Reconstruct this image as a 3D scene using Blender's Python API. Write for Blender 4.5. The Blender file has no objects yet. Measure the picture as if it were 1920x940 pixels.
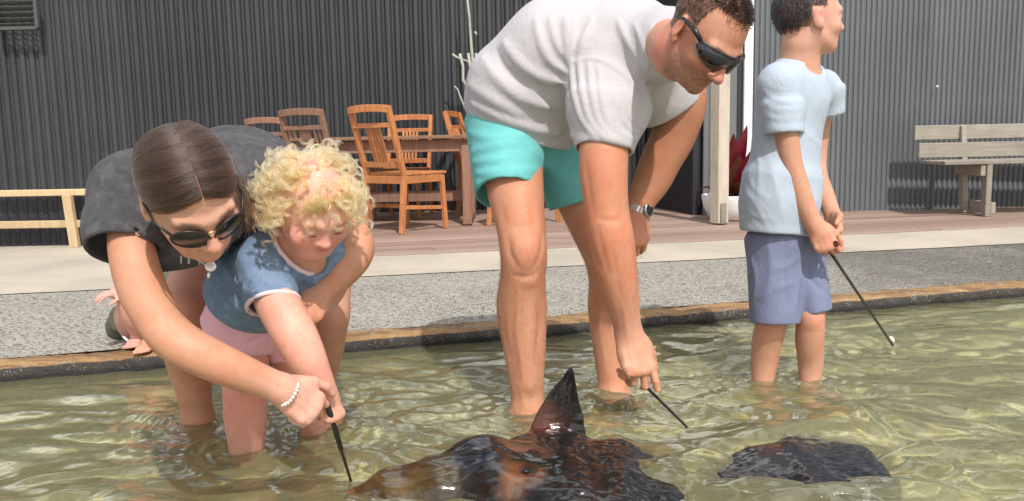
import bpy, bmesh, math, random, time
import numpy as np
from mathutils import Vector, Matrix
T0 = time.time()
SC = bpy.context.scene
COL = SC.collection
rnd = random.Random(7)
npr = np.random.RandomState(11)

# ---------------------------------------------------------------- camera
CF = 1600.0                                  # focal length in pixels of a 1920 px wide frame
CP, CR, CH = math.radians(7.65), math.radians(1.2), 0.80
_F = np.array([0, math.cos(CP), -math.sin(CP)])
_U0 = np.array([0, math.sin(CP), math.cos(CP)])
_R0 = np.array([1.0, 0, 0])
_R = math.cos(CR)*_R0 - math.sin(CR)*_U0
_U = math.sin(CR)*_R0 + math.cos(CR)*_U0
_C = np.array([0, 0, CH])
def P(x, y, Y):
    """real position of something seen at pixel (x, y) that stands Y metres away"""
    d = _F + _R*(x-960)/CF - _U*(y-470)/CF
    return _C + d*(Y/d[1])
def Z(x, y, z):
    """real position of something seen at pixel (x, y) that stands at height z"""
    d = _F + _R*(x-960)/CF - _U*(y-470)/CF
    return _C + d*((z-CH)/d[2])
cd = bpy.data.cameras.new('camera')
cam = bpy.data.objects.new('camera', cd); COL.objects.link(cam)
cd.sensor_width = 36; cd.lens = 36*CF/1920; cd.clip_start = 0.05; cd.clip_end = 3000
M = Matrix(((_R[0], _U[0], -_F[0], 0), (_R[1], _U[1], -_F[1], 0), (_R[2], _U[2], -_F[2], CH), (0, 0, 0, 1)))
cam.matrix_world = M
SC.camera = cam

# ---------------------------------------------------------------- light
SUN = np.array([0.20, -0.62, 0.76]); SUN = SUN/np.linalg.norm(SUN)
w = bpy.data.worlds.new('World'); SC.world = w; w.use_nodes = True
wn = w.node_tree.nodes; wn.clear()
wo = wn.new('ShaderNodeOutputWorld'); wb = wn.new('ShaderNodeBackground'); ws = wn.new('ShaderNodeTexSky')
ws.sky_type = 'NISHITA'; ws.sun_disc = False
ws.sun_elevation = math.asin(SUN[2]); ws.sun_rotation = math.atan2(SUN[0], SUN[1])
ws.air_density = 1.0; ws.dust_density = 3.0; ws.ozone_density = 1.0
wb.inputs['Strength'].default_value = 0.118
# broken bright cloud over the whole sky
wt = wn.new('ShaderNodeTexCoord'); wx = wn.new('ShaderNodeSeparateXYZ'); wl = w.node_tree.links; wl.new(wt.outputs['Generated'], wx.inputs[0])
def wm(op, a, b):
    n_ = wn.new('ShaderNodeMath'); n_.operation = op
    for i_, v_ in enumerate((a, b)):
        if isinstance(v_, bpy.types.NodeSocket): wl.new(v_, n_.inputs[i_])
        else: n_.inputs[i_].default_value = v_
    return n_.outputs[0]
wz = wm('ADD', wm('MAXIMUM', wx.outputs[2], 0.0), 0.18); wc_ = wn.new('ShaderNodeCombineXYZ')
wl.new(wm('ADD', wm('DIVIDE', wx.outputs[0], wz), 3.3), wc_.inputs[0]); wl.new(wm('DIVIDE', wx.outputs[1], wz), wc_.inputs[1])
wno = wn.new('ShaderNodeTexNoise'); wno.inputs['Scale'].default_value = 1.6; wno.inputs['Detail'].default_value = 6; wno.inputs['Roughness'].default_value = .58; wl.new(wc_.outputs[0], wno.inputs['Vector'])
wr = wn.new('ShaderNodeValToRGB'); wr.color_ramp.elements[0].position = .485; wr.color_ramp.elements[1].position = .59; wl.new(wno.outputs[0], wr.inputs[0])
wmx = wn.new('ShaderNodeMix'); wmx.data_type = 'RGBA'; wl.new(wr.outputs[0], wmx.inputs[0]); wl.new(ws.outputs[0], wmx.inputs[6]); wmx.inputs[7].default_value = (21.0, 20.9, 20.6, 1)
w.node_tree.links.new(wmx.outputs[2], wb.inputs['Color']); w.node_tree.links.new(wb.outputs[0], wo.inputs['Surface'])
sl = bpy.data.lights.new('sun', 'SUN'); so = bpy.data.objects.new('sun', sl); COL.objects.link(so)
sl.energy = 4.5; sl.angle = math.radians(0.9); sl.color = (1.0, 0.965, 0.92)
so.rotation_euler = Vector(SUN.tolist()).to_track_quat('Z', 'Y').to_euler(); so.location = (3, -4, 8)
SC.view_settings.view_transform = 'Standard'; SC.view_settings.look = 'None'
SC.view_settings.exposure = -0.14; SC.view_settings.gamma = 1.0
SC.cycles.use_denoising = True
SC.cycles.max_bounces = 10; SC.cycles.transparent_max_bounces = 12; SC.cycles.transmission_bounces = 8
SC.cycles.sample_clamp_indirect = 4.0

# ---------------------------------------------------------------- object helpers
def link(o, parent=None, label=None, cat=None, group=None, kind=None):
    COL.objects.link(o)
    if parent is not None: o.parent = parent
    if label: o['label'] = label
    if cat: o['category'] = cat
    if group: o['group'] = group
    if kind: o['kind'] = kind
    return o
def thing(name, label, cat, loc=(0, 0, 0), group=None, rotz=0):
    o = bpy.data.objects.new(name, None); o.location = loc; o.rotation_euler = (0, 0, rotz)
    o.empty_display_size = 0.1
    return link(o, None, label, cat, group)
def mesh_obj(name, v, f, mat, parent=None, smooth=True, **kw):
    me = bpy.data.meshes.new(name)
    v = np.asarray(v, dtype=np.float32)
    if isinstance(f, np.ndarray):
        n = f.shape[1]
        me.vertices.add(len(v)); me.vertices.foreach_set('co', v.ravel())
        me.loops.add(f.size); me.loops.foreach_set('vertex_index', f.ravel().astype(np.int32))
        me.polygons.add(len(f)); me.polygons.foreach_set('loop_start', np.arange(0, f.size, n, dtype=np.int32))
        me.update(calc_edges=True)
    else:
        me.from_pydata(v.tolist(), [], f); me.update()
    if smooth: me.polygons.foreach_set('use_smooth', np.ones(len(me.polygons), dtype=bool))
    me.validate()
    if mat: me.materials.append(mat)
    o = bpy.data.objects.new(name, me)
    world = kw.pop('world', True)
    link(o, parent, **kw)
    if parent is not None and world:
        o.matrix_parent_inverse = Matrix.Translation(parent.location).inverted() if parent.rotation_euler.z == 0 else Matrix.Identity(4)
    return o
class MB:
    """collects boxes, bars, tubes into one mesh"""
    def __init__(s): s.v = []; s.f = []
    def add(s, v, f):
        o = len(s.v); s.v += [tuple(map(float, q)) for q in v]; s.f += [tuple(i+o for i in q) for q in f]
    def box(s, c, size, rz=0.0, bev=0.004, mtx=None):
        """chamfered box"""
        hx, hy, hz = [q/2 for q in size]; b = min(bev, hx*.6, hy*.6, hz*.6)
        bm = bmesh.new(); bmesh.ops.create_cube(bm, size=1)
        for q in bm.verts: q.co = Vector((q.co.x*2*hx, q.co.y*2*hy, q.co.z*2*hz))
        if b > 0: bmesh.ops.bevel(bm, geom=bm.edges[:], offset=b, segments=1, affect='EDGES')
        m = mtx if mtx is not None else Matrix.Translation(Vector([float(q) for q in c])) @ Matrix.Rotation(rz, 4, 'Z')
        bm.verts.index_update()
        s.add([tuple(m @ q.co) for q in bm.verts], [tuple(q.index for q in f.verts) for f in bm.faces]); bm.free()
        return s
    def bar(s, a, b, w, d, up=(0, 0, 1), bev=0.004):
        """rectangular bar from a to b, w across, d along up"""
        a = Vector([float(q) for q in a]); b = Vector([float(q) for q in b]); z = (b-a); L = z.length; z.normalize()
        u = Vector(up); x = u.cross(z)
        if x.length < 1e-4: x = Vector((1, 0, 0)).cross(z)
        x.normalize(); y = z.cross(x)
        m = Matrix(((x.x, y.x, z.x, (a.x+b.x)/2), (x.y, y.y, z.y, (a.y+b.y)/2), (x.z, y.z, z.z, (a.z+b.z)/2), (0, 0, 0, 1)))
        return s.box(None, (w, d, L), bev=bev, mtx=m)
    def tube(s, pts, rad, n=8, cap=True):
        pts = [Vector([float(q) for q in p]) for p in pts]
        if not hasattr(rad, '__len__'): rad = [rad]*len(pts)
        t0 = (pts[1]-pts[0]).normalized(); ref = Vector((0, 0, 1)) if abs(t0.z) < .9 else Vector((1, 0, 0))
        V = []; F = []; x = t0.cross(ref).normalized()
        for i, p in enumerate(pts):
            t = (pts[min(i+1, len(pts)-1)]-pts[max(i-1, 0)]).normalized()
            x = (x - t*x.dot(t)).normalized(); y = t.cross(x)
            for k in range(n):
                a = 2*math.pi*k/n; V.append(p + (x*math.cos(a)+y*math.sin(a))*rad[i])
        for i in range(len(pts)-1):
            for k in range(n):
                F.append((i*n+k, i*n+(k+1) % n, (i+1)*n+(k+1) % n, (i+1)*n+k))
        if cap: F.append(tuple(range(n-1, -1, -1))); F.append(tuple(range((len(pts)-1)*n, len(pts)*n)))
        s.add(V, F); return s
    def lathe(s, c, prof, n=24):
        V = []; F = []
        for (r, z) in prof:
            for k in range(n):
                a = 2*math.pi*k/n; V.append((c[0]+r*math.cos(a), c[1]+r*math.sin(a), c[2]+z))
        for i in range(len(prof)-1):
            for k in range(n): F.append((i*n+k, i*n+(k+1) % n, (i+1)*n+(k+1) % n, (i+1)*n+k))
        s.add(V, F); return s
    def build(s, name, mat, parent=None, smooth=False, **kw):
        return mesh_obj(name, s.v, s.f, mat, parent, smooth, **kw)

# ---------------------------------------------------------------- materials
def newmat(name):
    m = bpy.data.materials.new(name); m.use_nodes = True; nt = m.node_tree; nt.nodes.clear()
    out = nt.nodes.new('ShaderNodeOutputMaterial'); b = nt.nodes.new('ShaderNodeBsdfPrincipled')
    nt.links.new(b.outputs[0], out.inputs['Surface'])
    return m, nt, b, out
class N:
    """small node-graph writer"""
    def __init__(s, nt): s.nt = nt
    def lk(s, a, b): s.nt.links.new(a, b)
    def coord(s, kind='Object', scale=(1, 1, 1), rot=(0, 0, 0)):
        t = s.nt.nodes.new('ShaderNodeTexCoord'); m = s.nt.nodes.new('ShaderNodeMapping')
        m.inputs['Scale'].default_value = scale; m.inputs['Rotation'].default_value = rot
        s.lk(t.outputs[kind], m.inputs[0]); return m.outputs[0]
    def noise(s, v, scale, detail=4, rough=.55, dist=0, dim='3D'):
        n = s.nt.nodes.new('ShaderNodeTexNoise'); n.inputs['Scale'].default_value = scale
        n.inputs['Detail'].default_value = detail; n.inputs['Roughness'].default_value = rough; n.inputs['Distortion'].default_value = dist
        s.lk(v, n.inputs['Vector']); return n.outputs[0]
    def voro(s, v, scale, feature='F1', out=0, rand=1):
        n = s.nt.nodes.new('ShaderNodeTexVoronoi'); n.feature = feature; n.inputs['Scale'].default_value = scale
        n.inputs['Randomness'].default_value = rand
        s.lk(v, n.inputs['Vector']); return n.outputs[out]
    def ramp(s, v, stops, interp='LINEAR'):
        r = s.nt.nodes.new('ShaderNodeValToRGB'); e = r.color_ramp.elements; r.color_ramp.interpolation = interp
        while len(e) < len(stops): e.new(0.5)
        for i, (p, c) in enumerate(stops):
            e[i].position = p; e[i].color = (c, c, c, 1) if not hasattr(c, '__len__') else (*c[:3], 1)
        s.lk(v, r.inputs[0]); return r.outputs[0]
    def mix(s, a, b, f, mode='MIX'):
        m = s.nt.nodes.new('ShaderNodeMix'); m.data_type = 'RGBA'; m.blend_type = mode
        for val, i in ((f, 0), (a, 6), (b, 7)):
            if hasattr(val, 'is_linked') or isinstance(val, bpy.types.NodeSocket): s.lk(val, m.inputs[i])
            elif i == 0: m.inputs[0].default_value = val
            else: m.inputs[i].default_value = (*val[:3], 1) if hasattr(val, '__len__') else (val, val, val, 1)
        return m.outputs[2]
    def math(s, op, a, b=0.0):
        m = s.nt.nodes.new('ShaderNodeMath'); m.operation = op
        for i, val in enumerate((a, b)):
            if isinstance(val, bpy.types.NodeSocket): s.lk(val, m.inputs[i])
            else: m.inputs[i].default_value = val
        return m.outputs[0]
    def bump(s, h, strength, dist=.01, normal=None):
        b = s.nt.nodes.new('ShaderNodeBump'); b.inputs['Strength'].default_value = strength; b.inputs['Distance'].default_value = dist
        s.lk(h, b.inputs['Height'])
        if normal is not None: s.lk(normal, b.inputs['Normal'])
        return b.outputs[0]
    def attr(s, name='Col'):
        a = s.nt.nodes.new('ShaderNodeAttribute'); a.attribute_name = name; return a.outputs['Color']
    def sep(s, v):
        x = s.nt.nodes.new('ShaderNodeSeparateXYZ'); s.lk(v, x.inputs[0]); return x.outputs
    def objrand(s):
        o = s.nt.nodes.new('ShaderNodeObjectInfo'); return o.outputs['Random']
def setin(b, **kw):
    for k, v in kw.items():
        i = b.inputs[k.replace('_', ' ')]
        if isinstance(v, bpy.types.NodeSocket): b.id_data.links.new(v, i)
        else: i.default_value = v
def lin(r, g, b):
    return tuple(((c/255)/12.92 if c/255 <= .04045 else ((c/255+.055)/1.055)**2.4) for c in (r, g, b))

def m_wood(name, base, dark, grain=(1, 1, 14), scale=9, rough=.6, weather=.5, axis=2, per_obj=.25):
    m, nt, b, _ = newmat(name); g = N(nt)
    sc = [26, 26, 26]; sc[axis] = 1.6
    v = g.coord('Object', tuple(sc))
    n1 = g.noise(v, 1.6, 6, .65, 1.2); v2 = g.coord('Object'); n2 = g.noise(v2, 5, 5, .6)
    c = g.mix(base, dark, g.ramp(n1, [(.35, 0), (.68, 1)]))
    c = g.mix(c, tuple(q*.55 for q in dark), g.math('MULTIPLY', g.ramp(n2, [(.5, 0), (.75, 1)]), weather))
    r = g.objrand(); c = g.mix(c, g.mix(c, (0.0, 0.0, 0.0), per_obj), r)
    setin(b, Base_Color=c, Roughness=rough, Normal=g.bump(n1, .35, .004))
    return m
def m_plain(name, base, rough=.5, var=.25, scale=8, bump=.1, metallic=0, dirt=None, spec=.5):
    m, nt, b, _ = newmat(name); g = N(nt); v = g.coord('Object')
    n = g.noise(v, scale, 6, .6); n2 = g.noise(v, scale*9, 3, .6)
    c = g.mix(base, tuple(q*(1-var) for q in base), g.ramp(n, [(.35, 0), (.7, 1)]))
    if dirt: c = g.mix(c, dirt, g.ramp(n2, [(.55, 0), (.8, .6)]))
    setin(b, Base_Color=c, Roughness=rough, Metallic=metallic, Normal=g.bump(n2, bump, .004)); b.inputs['Specular IOR Level'].default_value = spec
    return m
# ================================================================ THE SETTING
def gridnoise(p, scale, seed=0):
    """smooth value noise in numpy, about -1..1"""
    q = np.asarray(p, dtype=np.float64)*scale + seed*17.13
    i = np.floor(q).astype(np.int64); f = q-i; f = f*f*(3-2*f)
    def h(a, b, c):
        n = (a*374761393 + b*668265263 + c*2147483647 + seed*974711) & 0xffffffff
        n = ((n ^ (n >> 13))*1274126177) & 0xffffffff
        n = (n ^ (n >> 16)) & 0xffff
        return n/32767.5-1
    r = 0
    for dx in (0, 1):
        wx = f[..., 0] if dx else 1-f[..., 0]
        for dy in (0, 1):
            wy = f[..., 1] if dy else 1-f[..., 1]
            for dz in (0, 1):
                wz = f[..., 2] if dz else 1-f[..., 2]
                r = r + wx*wy*wz*h(i[..., 0]+dx, i[..., 1]+dy, i[..., 2]+dz)
    return r
def fbm(p, scale, oct=3, seed=0, gain=.5):
    r = 0; a = 1
    for k in range(oct):
        r = r + a*gridnoise(p, scale*2**k, seed+k); a *= gain
    return r
def grid_mesh(name, X, Y, Zf, mat, **kw):
    gx, gy = np.meshgrid(X, Y); z = Zf(gx, gy)
    v = np.stack([gx, gy, z], -1).reshape(-1, 3); nx, ny = len(X), len(Y)
    i = np.arange(nx*ny).reshape(ny, nx)
    f = np.stack([i[:-1, :-1], i[:-1, 1:], i[1:, 1:], i[1:, :-1]], -1).reshape(-1, 4)
    return mesh_obj(name, v, f, mat, None, True, **kw)

# ---- ground to the horizon
m, nt, b, _ = newmat('dry_ground'); g = N(nt); v = g.coord('Object')
setin(b, Base_Color=g.mix((.16, .14, .10), (.09, .09, .05), g.noise(v, .4, 5)), Roughness=.95)
M_GROUND = m
mesh_obj('ground', [(-900, -900, -.6), (900, -900, -.6), (900, 900, -.6), (-900, 900, -.6)], [(0, 1, 2, 3)], M_GROUND, None, False, kind='structure')

kerb_y = lambda X: 3.310+.262*X
agg_y = lambda X: 4.66+.19*X
deck_y = lambda X: 5.42+.19*X

# ---- pool floor: pale sandy render with algae
m, nt, b, _ = newmat('pool_floor'); g = N(nt); v = g.coord('Object')
n1 = g.noise(v, 2.2, 6, .6, .8); n2 = g.noise(v, 13, 5, .65, .6); n3 = g.noise(v, 60, 3)
c = g.mix((.60, .545, .255), (.34, .315, .135), g.ramp(n1, [(.38, 0), (.66, 1)]))
c = g.mix(c, (.64, .56, .31), g.math('MULTIPLY', g.ramp(n2, [(.5, 0), (.72, 1)]), .6))
c = g.mix(c, (.12, .12, .05), g.math('MULTIPLY', g.ramp(n3, [(.55, 0), (.75, 1)]), .5))
setin(b, Base_Color=c, Roughness=.9, Normal=g.bump(n2, .5, .02))
M_FLOOR = m
xs = np.linspace(-8, 8, 161); ys = np.linspace(-5, 5, 101)
def floor_z(x, y):
    p = np.stack([x, y, x*0], -1)
    return -.10+.02*np.clip((y-2.3)/1.0, -1, .6)*0 + .012*fbm(p, 2.5, 3, 5)
grid_mesh('pool_floor', xs, ys, floor_z, M_FLOOR, kind='structure')

# ---- aggregate apron: exposed pebbles set in mortar
m, nt, b, _ = newmat('exposed_aggregate'); g = N(nt); v = g.coord('Object')
pe = g.voro(v, 68); pc = g.voro(v, 68, out=1); sx = g.sep(pc)
peb = g.ramp(sx[0], [(0, (.045, .041, .035)), (.25, (.14, .127, .108)), (.55, (.29, .262, .22)), (.8, (.46, .42, .355)), (1, (.64, .585, .49))])
n1 = g.noise(v, 1.1, 5, .6); n2 = g.noise(v, 6, 5, .6)
mort = g.mix((.36, .33, .28), (.24, .22, .19), n2)
c = g.mix(peb, mort, g.ramp(pe, [(.30, 0), (.55, 1)]))
c = g.mix(c, (.50, .46, .39), g.math('MULTIPLY', g.ramp(n1, [(.42, 0), (.66, 1)]), .25))
sp = g.sep(g.coord('Object'))
wet = g.math('MULTIPLY', g.ramp(g.math('ADD', g.math('ADD', g.math('MULTIPLY', sp[0], .16), g.math('MULTIPLY', n1, .9)), 0.0), [(.62, 0), (.86, 1)]), 1.0)
c = g.mix(c, g.mix((.0, .0, .0), c, .52), wet)
hgt = g.ramp(pe, [(0, 1), (.6, 0)])
rr = g.ramp(wet, [(0, .85), (1, .42)])
setin(b, Base_Color=c, Roughness=rr, Normal=g.bump(hgt, .9, .012))
M_AGG = m
# ---- pale concrete
m, nt, b, _ = newmat('pale_concrete'); g = N(nt); v = g.coord('Object')
n1 = g.noise(v, 1.6, 6, .6, .5); n2 = g.noise(v, 30, 4, .6); n3 = g.noise(g.coord('Object', (1, 7, 1), (0, 0, -.19)), 4, 5)
c = g.mix((.47, .41, .32), (.34, .30, .245), g.ramp(n1, [(.35, 0), (.7, 1)]))
c = g.mix(c, (.27, .245, .215), g.math('MULTIPLY', g.ramp(n3, [(.55, 0), (.8, 1)]), .45))
setin(b, Base_Color=c, Roughness=.85, Normal=g.bump(n2, .2, .005))
M_CONC = m
def strip(name, ya, yb, za, zb, x0, x1, nx, ny, mat, amp=.002, **kw):
    V = []; F = []
    t = np.linspace(0, 1, ny); X = np.linspace(x0, x1, nx)
    gx, gt = np.meshgrid(X, t)
    gy = ya(gx)*(1-gt)+yb(gx)*gt; gz = za*(1-gt)+zb*gt
    gz = gz+amp*fbm(np.stack([gx, gy, gx*0], -1), 3, 3, 3)
    v = np.stack([gx, gy, gz], -1).reshape(-1, 3); i = np.arange(nx*ny).reshape(ny, nx)
    f = np.stack([i[:-1, :-1], i[:-1, 1:], i[1:, 1:], i[1:, :-1]], -1).reshape(-1, 4)
    return mesh_obj(name, v, f, mat, None, True, **kw)
strip('paved_apron', lambda x: kerb_y(x)+.13, agg_y, .053, .068, -7, 7, 140, 14, M_AGG, kind='structure')
strip('pavement', agg_y, lambda x: deck_y(x)-.006, .072, .074, -7, 7, 140, 8, M_CONC, kind='structure')
strip('pavement_slab', lambda x: deck_y(x)+.012, lambda x: x*0+11, .070, .070, -8, 8, 100, 40, M_CONC, kind='structure')

# ---- kerb: stained rounded edging with shell-crusted face
m, nt, b, _ = newmat('stained_kerb'); g = N(nt); v = g.coord('Object'); at = g.sep(g.attr('Col'))
n1 = g.noise(g.coord('Object', (1, 5, 5), (0, 0, -.25)), 3.2, 6, .65, .6); n2 = g.noise(v, 14, 5, .7); n3 = g.noise(v, 130, 3, .6)
top = g.mix((.47, .28, .105), (.19, .10, .045), g.ramp(n1, [(.35, 0), (.62, 1)]))
top = g.mix(top, (.46, .36, .24), g.math('MULTIPLY', g.ramp(n2, [(.52, 0), (.7, 1)]), .7))
top = g.mix(top, (.035, .028, .022), g.math('MULTIPLY', g.ramp(n3, [(.58, 0), (.7, 1)]), .8))
face = g.mix((.018, .016, .015), (.06, .045, .035), n2)
face = g.mix(face, (.50, .46, .42), g.ramp(g.math('ADD', g.math('MULTIPLY', n3, .8), g.math('MULTIPLY', n2, .35)), [(.66, 0), (.78, .8)]))
edge = g.ramp(g.math('ADD', at[0], g.math('MULTIPLY', g.math('SUBTRACT', n2, .5), .55)), [(.42, 0), (.58, 1)])
low = g.ramp(at[1], [(.15, 0), (.6, 1)])
face = g.mix(face, (.012, .012, .010), low)
setin(b, Base_Color=g.mix(top, face, edge), Roughness=.6, Normal=g.bump(g.math('ADD', n3, n2), .9, .012))
M_KERB = m
prof = [(.150, .046, 0, 0), (.135, .053, 0, 0), (.11, .055, 0, 0), (.08, .056, 0, 0), (.05, .055, 0, 0), (.028, .053, .1, 0), (.012, .047, .35, 0), (.002, .037, .8, 0), (-.003, .026, 1, .1), (-.005, .014, 1, .5), (-.006, .002, 1, 1), (-.006, -.02, 1, 1), (-.005, -.06, 1, 1), (0, -.14, 1, 1)]
X = np.linspace(-6.5, 6.5, 900); kv = np.zeros((len(prof), len(X), 3)); kc = np.zeros((len(prof), len(X), 4))
for j, (o, z, a, lo) in enumerate(prof):
    kv[j, :, 0] = X; kv[j, :, 1] = kerb_y(X)+o; kv[j, :, 2] = z; kc[j, :, 0] = a; kc[j, :, 1] = lo; kc[j, :, 3] = 1
kk = kv.reshape(-1, 3); nn = fbm(kk, 9, 4, 21); n5 = fbm(kk, 45, 2, 31)
am = kc.reshape(-1, 4)[:, 0]
kk[:, 1] -= (.010*nn+.006*n5)*(.25+am); kk[:, 2] += (.006*nn+.003*n5)*(1.1-am*.6)
i = np.arange(len(kk)).reshape(len(prof), len(X)); kf = np.stack([i[:-1, :-1], i[1:, :-1], i[1:, 1:], i[:-1, 1:]], -1).reshape(-1, 4)
ko = mesh_obj('kerb', kk, kf, M_KERB, None, True, kind='structure')
ca = ko.data.color_attributes.new('Col', 'FLOAT_COLOR', 'POINT'); ca.data.foreach_set('color', kc.reshape(-1).astype(np.float32))

# ---- deck of reddish boards, each its own piece
m, nt, b, _ = newmat('deck_boards'); g = N(nt); v = g.coord('Object', (2.5, 40, 40)); v2 = g.coord('Object')
n1 = g.noise(v, 1.3, 6, .6, .8); n2 = g.noise(v2, 3.0, 5, .6)
c = g.mix((.205, .125, .092), (.29, .195, .145), g.ramp(n1, [(.35, 0), (.7, 1)]))
c = g.mix(c, (.15, .095, .08), g.math('MULTIPLY', g.ramp(n2, [(.5, 0), (.8, 1)]), .6))
c = g.mix(c, g.mix(c, (.40, .30, .25), .5), g.objrand())
setin(b, Base_Color=c, Roughness=.7, Normal=g.bump(n1, .3, .003)); M_DECK = m
deck = thing('deck', None, None, (0, 5.42, 0), None); deck['kind'] = 'structure'
ang = math.atan(.19); u = Vector((math.cos(ang), math.sin(ang), 0)); nrm = Vector((-math.sin(ang), math.cos(ang), 0))
plank_me = None; o0 = Vector((0, 5.42, 0))
for k in range(27):
    t = k*.136+.068; x = -2.3 - (k % 3)*.0 + k*.02
    while x < 6.2:
        L = rnd.choice([1.8, 2.4, 2.4, 3.0]);  L = min(L, 6.4-x)
        if L < .3: break
        c = o0+nrm*t+u*(x+L/2)
        if not (x > 2.2 and c.y > 8.3):
            if plank_me is None:
                plank_me = MB().box((0, 0, 0), (1, .128, .022), bev=.004)
                pb = plank_me.build('plank', M_DECK, deck); pb.data.name = 'plank'; plank_me = pb.data; ob = pb
            else:
                ob = bpy.data.objects.new('plank', plank_me); link(ob, deck)
            ob.matrix_parent_inverse = Matrix.Translation(-deck.location)
            ob.location = (c.x, c.y, .071+rnd.uniform(-.0012, .0012)); ob.rotation_euler = (0, 0, ang); ob.scale = (L-.006, 1, 1)
        x += L

# ---- the building: corrugated sheets, return wall, door, downpipe jamb, louvre
def m_sheet(name, base, streak, rough):
    m, nt, b, _ = newmat(name); g = N(nt); v = g.coord('Object', (7, 7, .35)); v2 = g.coord('Object')
    n1 = g.noise(v, 2, 5, .6); n2 = g.noise(v2, .8, 4, .55); n3 = g.noise(v2, 40, 3)
    c = g.mix(base, streak, g.ramp(n1, [(.45, 0), (.8, 1)]))
    c = g.mix(c, tuple(q*.75 for q in base), g.ramp(n2, [(.4, 0), (.7, 1)]))
    c = g.mix(c, tuple(q*2.2 for q in streak), g.math('MULTIPLY', g.ramp(n3, [(.66, 0), (.8, 1)]), .25))
    c = g.mix(c, g.mix(c, (0, 0, 0), .22), g.objrand())
    setin(b, Base_Color=c, Roughness=rough, Normal=g.bump(n2, .1, .01)); return m
M_SHEETD = m_sheet('charcoal_cladding', (.044, .046, .050), (.060, .060, .060), .42)
M_SHEETL = m_sheet('grey_cladding', (.150, .162, .172), (.18, .187, .19), .45)
M_DARK = m_plain('dark_panel_and_shade', (.022, .022, .03), .5, .3, 3)  # dark panels; also holds painted shade for the return wall and door gap
bld = thing('shed_building', 'long charcoal and grey shed clad in upright corrugated metal behind the deck', 'building', (0, 8.6, 0))
WA = math.atan(.05); wu = Vector((math.cos(WA), math.sin(WA), 0)); wn_ = Vector((math.sin(WA), -math.cos(WA), 0))
lw0 = Vector((-.57, 8.425, 0)); rw0 = Vector((1.633, 7.409, 0))
def corr_mesh(width, pitch, amp, h, z0, samp=12):
    n = int(round(width/pitch)); V = []; F = []
    for q in range(n*samp+1):
        t = q/samp; s = t-math.floor(t)
        # flat pans with narrow raised ribs
        y = -amp*(max(0, math.cos(2*math.pi*(s-.5)))**1.0*1.0) if s else 0
        y = -amp*min(1, max(0, (.5-.5*math.cos(2*math.pi*s))*1.9-.25))
        V.append((t*pitch, y, z0)); V.append((t*pitch, y, z0+h))
    for q in range(n*samp): F.append((2*q, 2*q+2, 2*q+3, 2*q+1))
    return V, F, n*pitch
def clad(origin, x0, x1, pitch, amp, h, z0, mat, ribs=9):
    V, F, wd = corr_mesh(ribs*pitch, pitch, amp, h, z0); me = None; x = x0
    while x < x1-.02:
        p = origin+wu*x
        if me is None:
            o = mesh_obj('cladding_sheet', V, F, mat, bld, True, world=False); me = o.data
        else:
            o = bpy.data.objects.new('cladding_sheet', me); link(o, bld)
        o.matrix_parent_inverse = Matrix.Translation(-bld.location)
        o.location = (p.x, p.y, 0); o.rotation_euler = (0, 0, WA); x += wd
WH = 2.5
clad(lw0, -6.95, 1.98, .088, .034, WH, .05, M_SHEETD, 11)
clad(rw0, .455, 5.4, .046, .017, WH, .05, M_SHEETL, 17)
mb = MB()
for (o_, a_, b_, d_) in ((lw0, -7.2, 2.2, .03), (rw0, -.02, 5.6, .03)):
    A = o_+wu*a_-wn_*(d_+.1); B = o_+wu*b_-wn_*(d_+.1)
    mb.bar((A.x, A.y, WH/2), (B.x, B.y, WH/2), .2, WH, bev=0)
mb.build('wall', M_DARK, bld)
A = rw0+wu*(-.03); Bq = lw0+wu*1.93
rv, rf, rw_ = corr_mesh((Bq-A).length, .0462, .006, WH, .05)
ro = mesh_obj('return_wall', rv, rf, M_DARK, bld, True, world=False); ro.matrix_parent_inverse = Matrix.Translation(-bld.location)  # same cladding turned from the sun, its shade put into the colour
dv = (Bq-A).normalized(); ro.location = (Bq.x, Bq.y, 0); ro.rotation_euler = (0, 0, math.atan2(-dv.y, -dv.x))
cb = MB(); cb.bar((A.x-.004, A.y+.01, .05), (A.x-.004, A.y+.01, WH), .05, .05, up=(0, 1, 0), bev=.003); cb.build('corner_flashing', M_DARK, bld)
# door leaf with white jamb in the near wall
M_DOOR = m_plain('grey_door_paint', (.15, .155, .15), .45, .12, 2, .03)
M_WHITE = m_plain('white_paint', (.78, .78, .76), .5, .08, 5, .05)
d0 = rw0+wu*.03+wn_*.012; d1 = rw0+wu*.335+wn_*.012
dr = MB().bar((d0.x, d0.y, 1.11), (d1.x, d1.y, 1.11), .03, 2.06, bev=.004).build('door', M_DOOR, bld)
for q in (.09, .20):
    pp = rw0+wu*q+wn_*.030; MB().bar((pp.x, pp.y, .1), (pp.x, pp.y, 2.12), .02, .012, up=(0, 1, 0), bev=.003).build('door_batten', M_DOOR, dr)
j = P(1402, 160, 7.38); pj = (j[0], j[1])
mb = MB().bar((pj[0], pj[1], .075), (pj[0], pj[1], 2.45), .074, .06, up=(0, 1, 0), bev=.006); mb.build('door_jamb', M_WHITE, bld)
gp = rw0+wu*.345+wn_*.022; MB().bar((gp.x, gp.y, .08), (gp.x, gp.y, 2.2), .055, .03, up=(0, 1, 0), bev=.003).build('door_shade_strip', M_DARK, bld)  # dark strip painted in for the shadow of the door opening
hb = rw0+wu*0+wn_*.02; hb2 = rw0+wu*.56+wn_*.02
MB().bar((hb.x, hb.y, 2.22), (hb2.x, hb2.y, 2.22), .05, .10, bev=.004).build('door_head', M_DARK, bld)
# roof overhang (out of frame above) and fascia
A = lw0+wu*(-7.2); B = lw0+wu*7.6
MB().bar((A.x, A.y+1.6, WH+.14), (B.x, B.y+1.6, WH+.14), 2.6, .06, up=(0, -.06, 1), bev=0).build('roof', M_SHEETD, bld)
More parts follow.
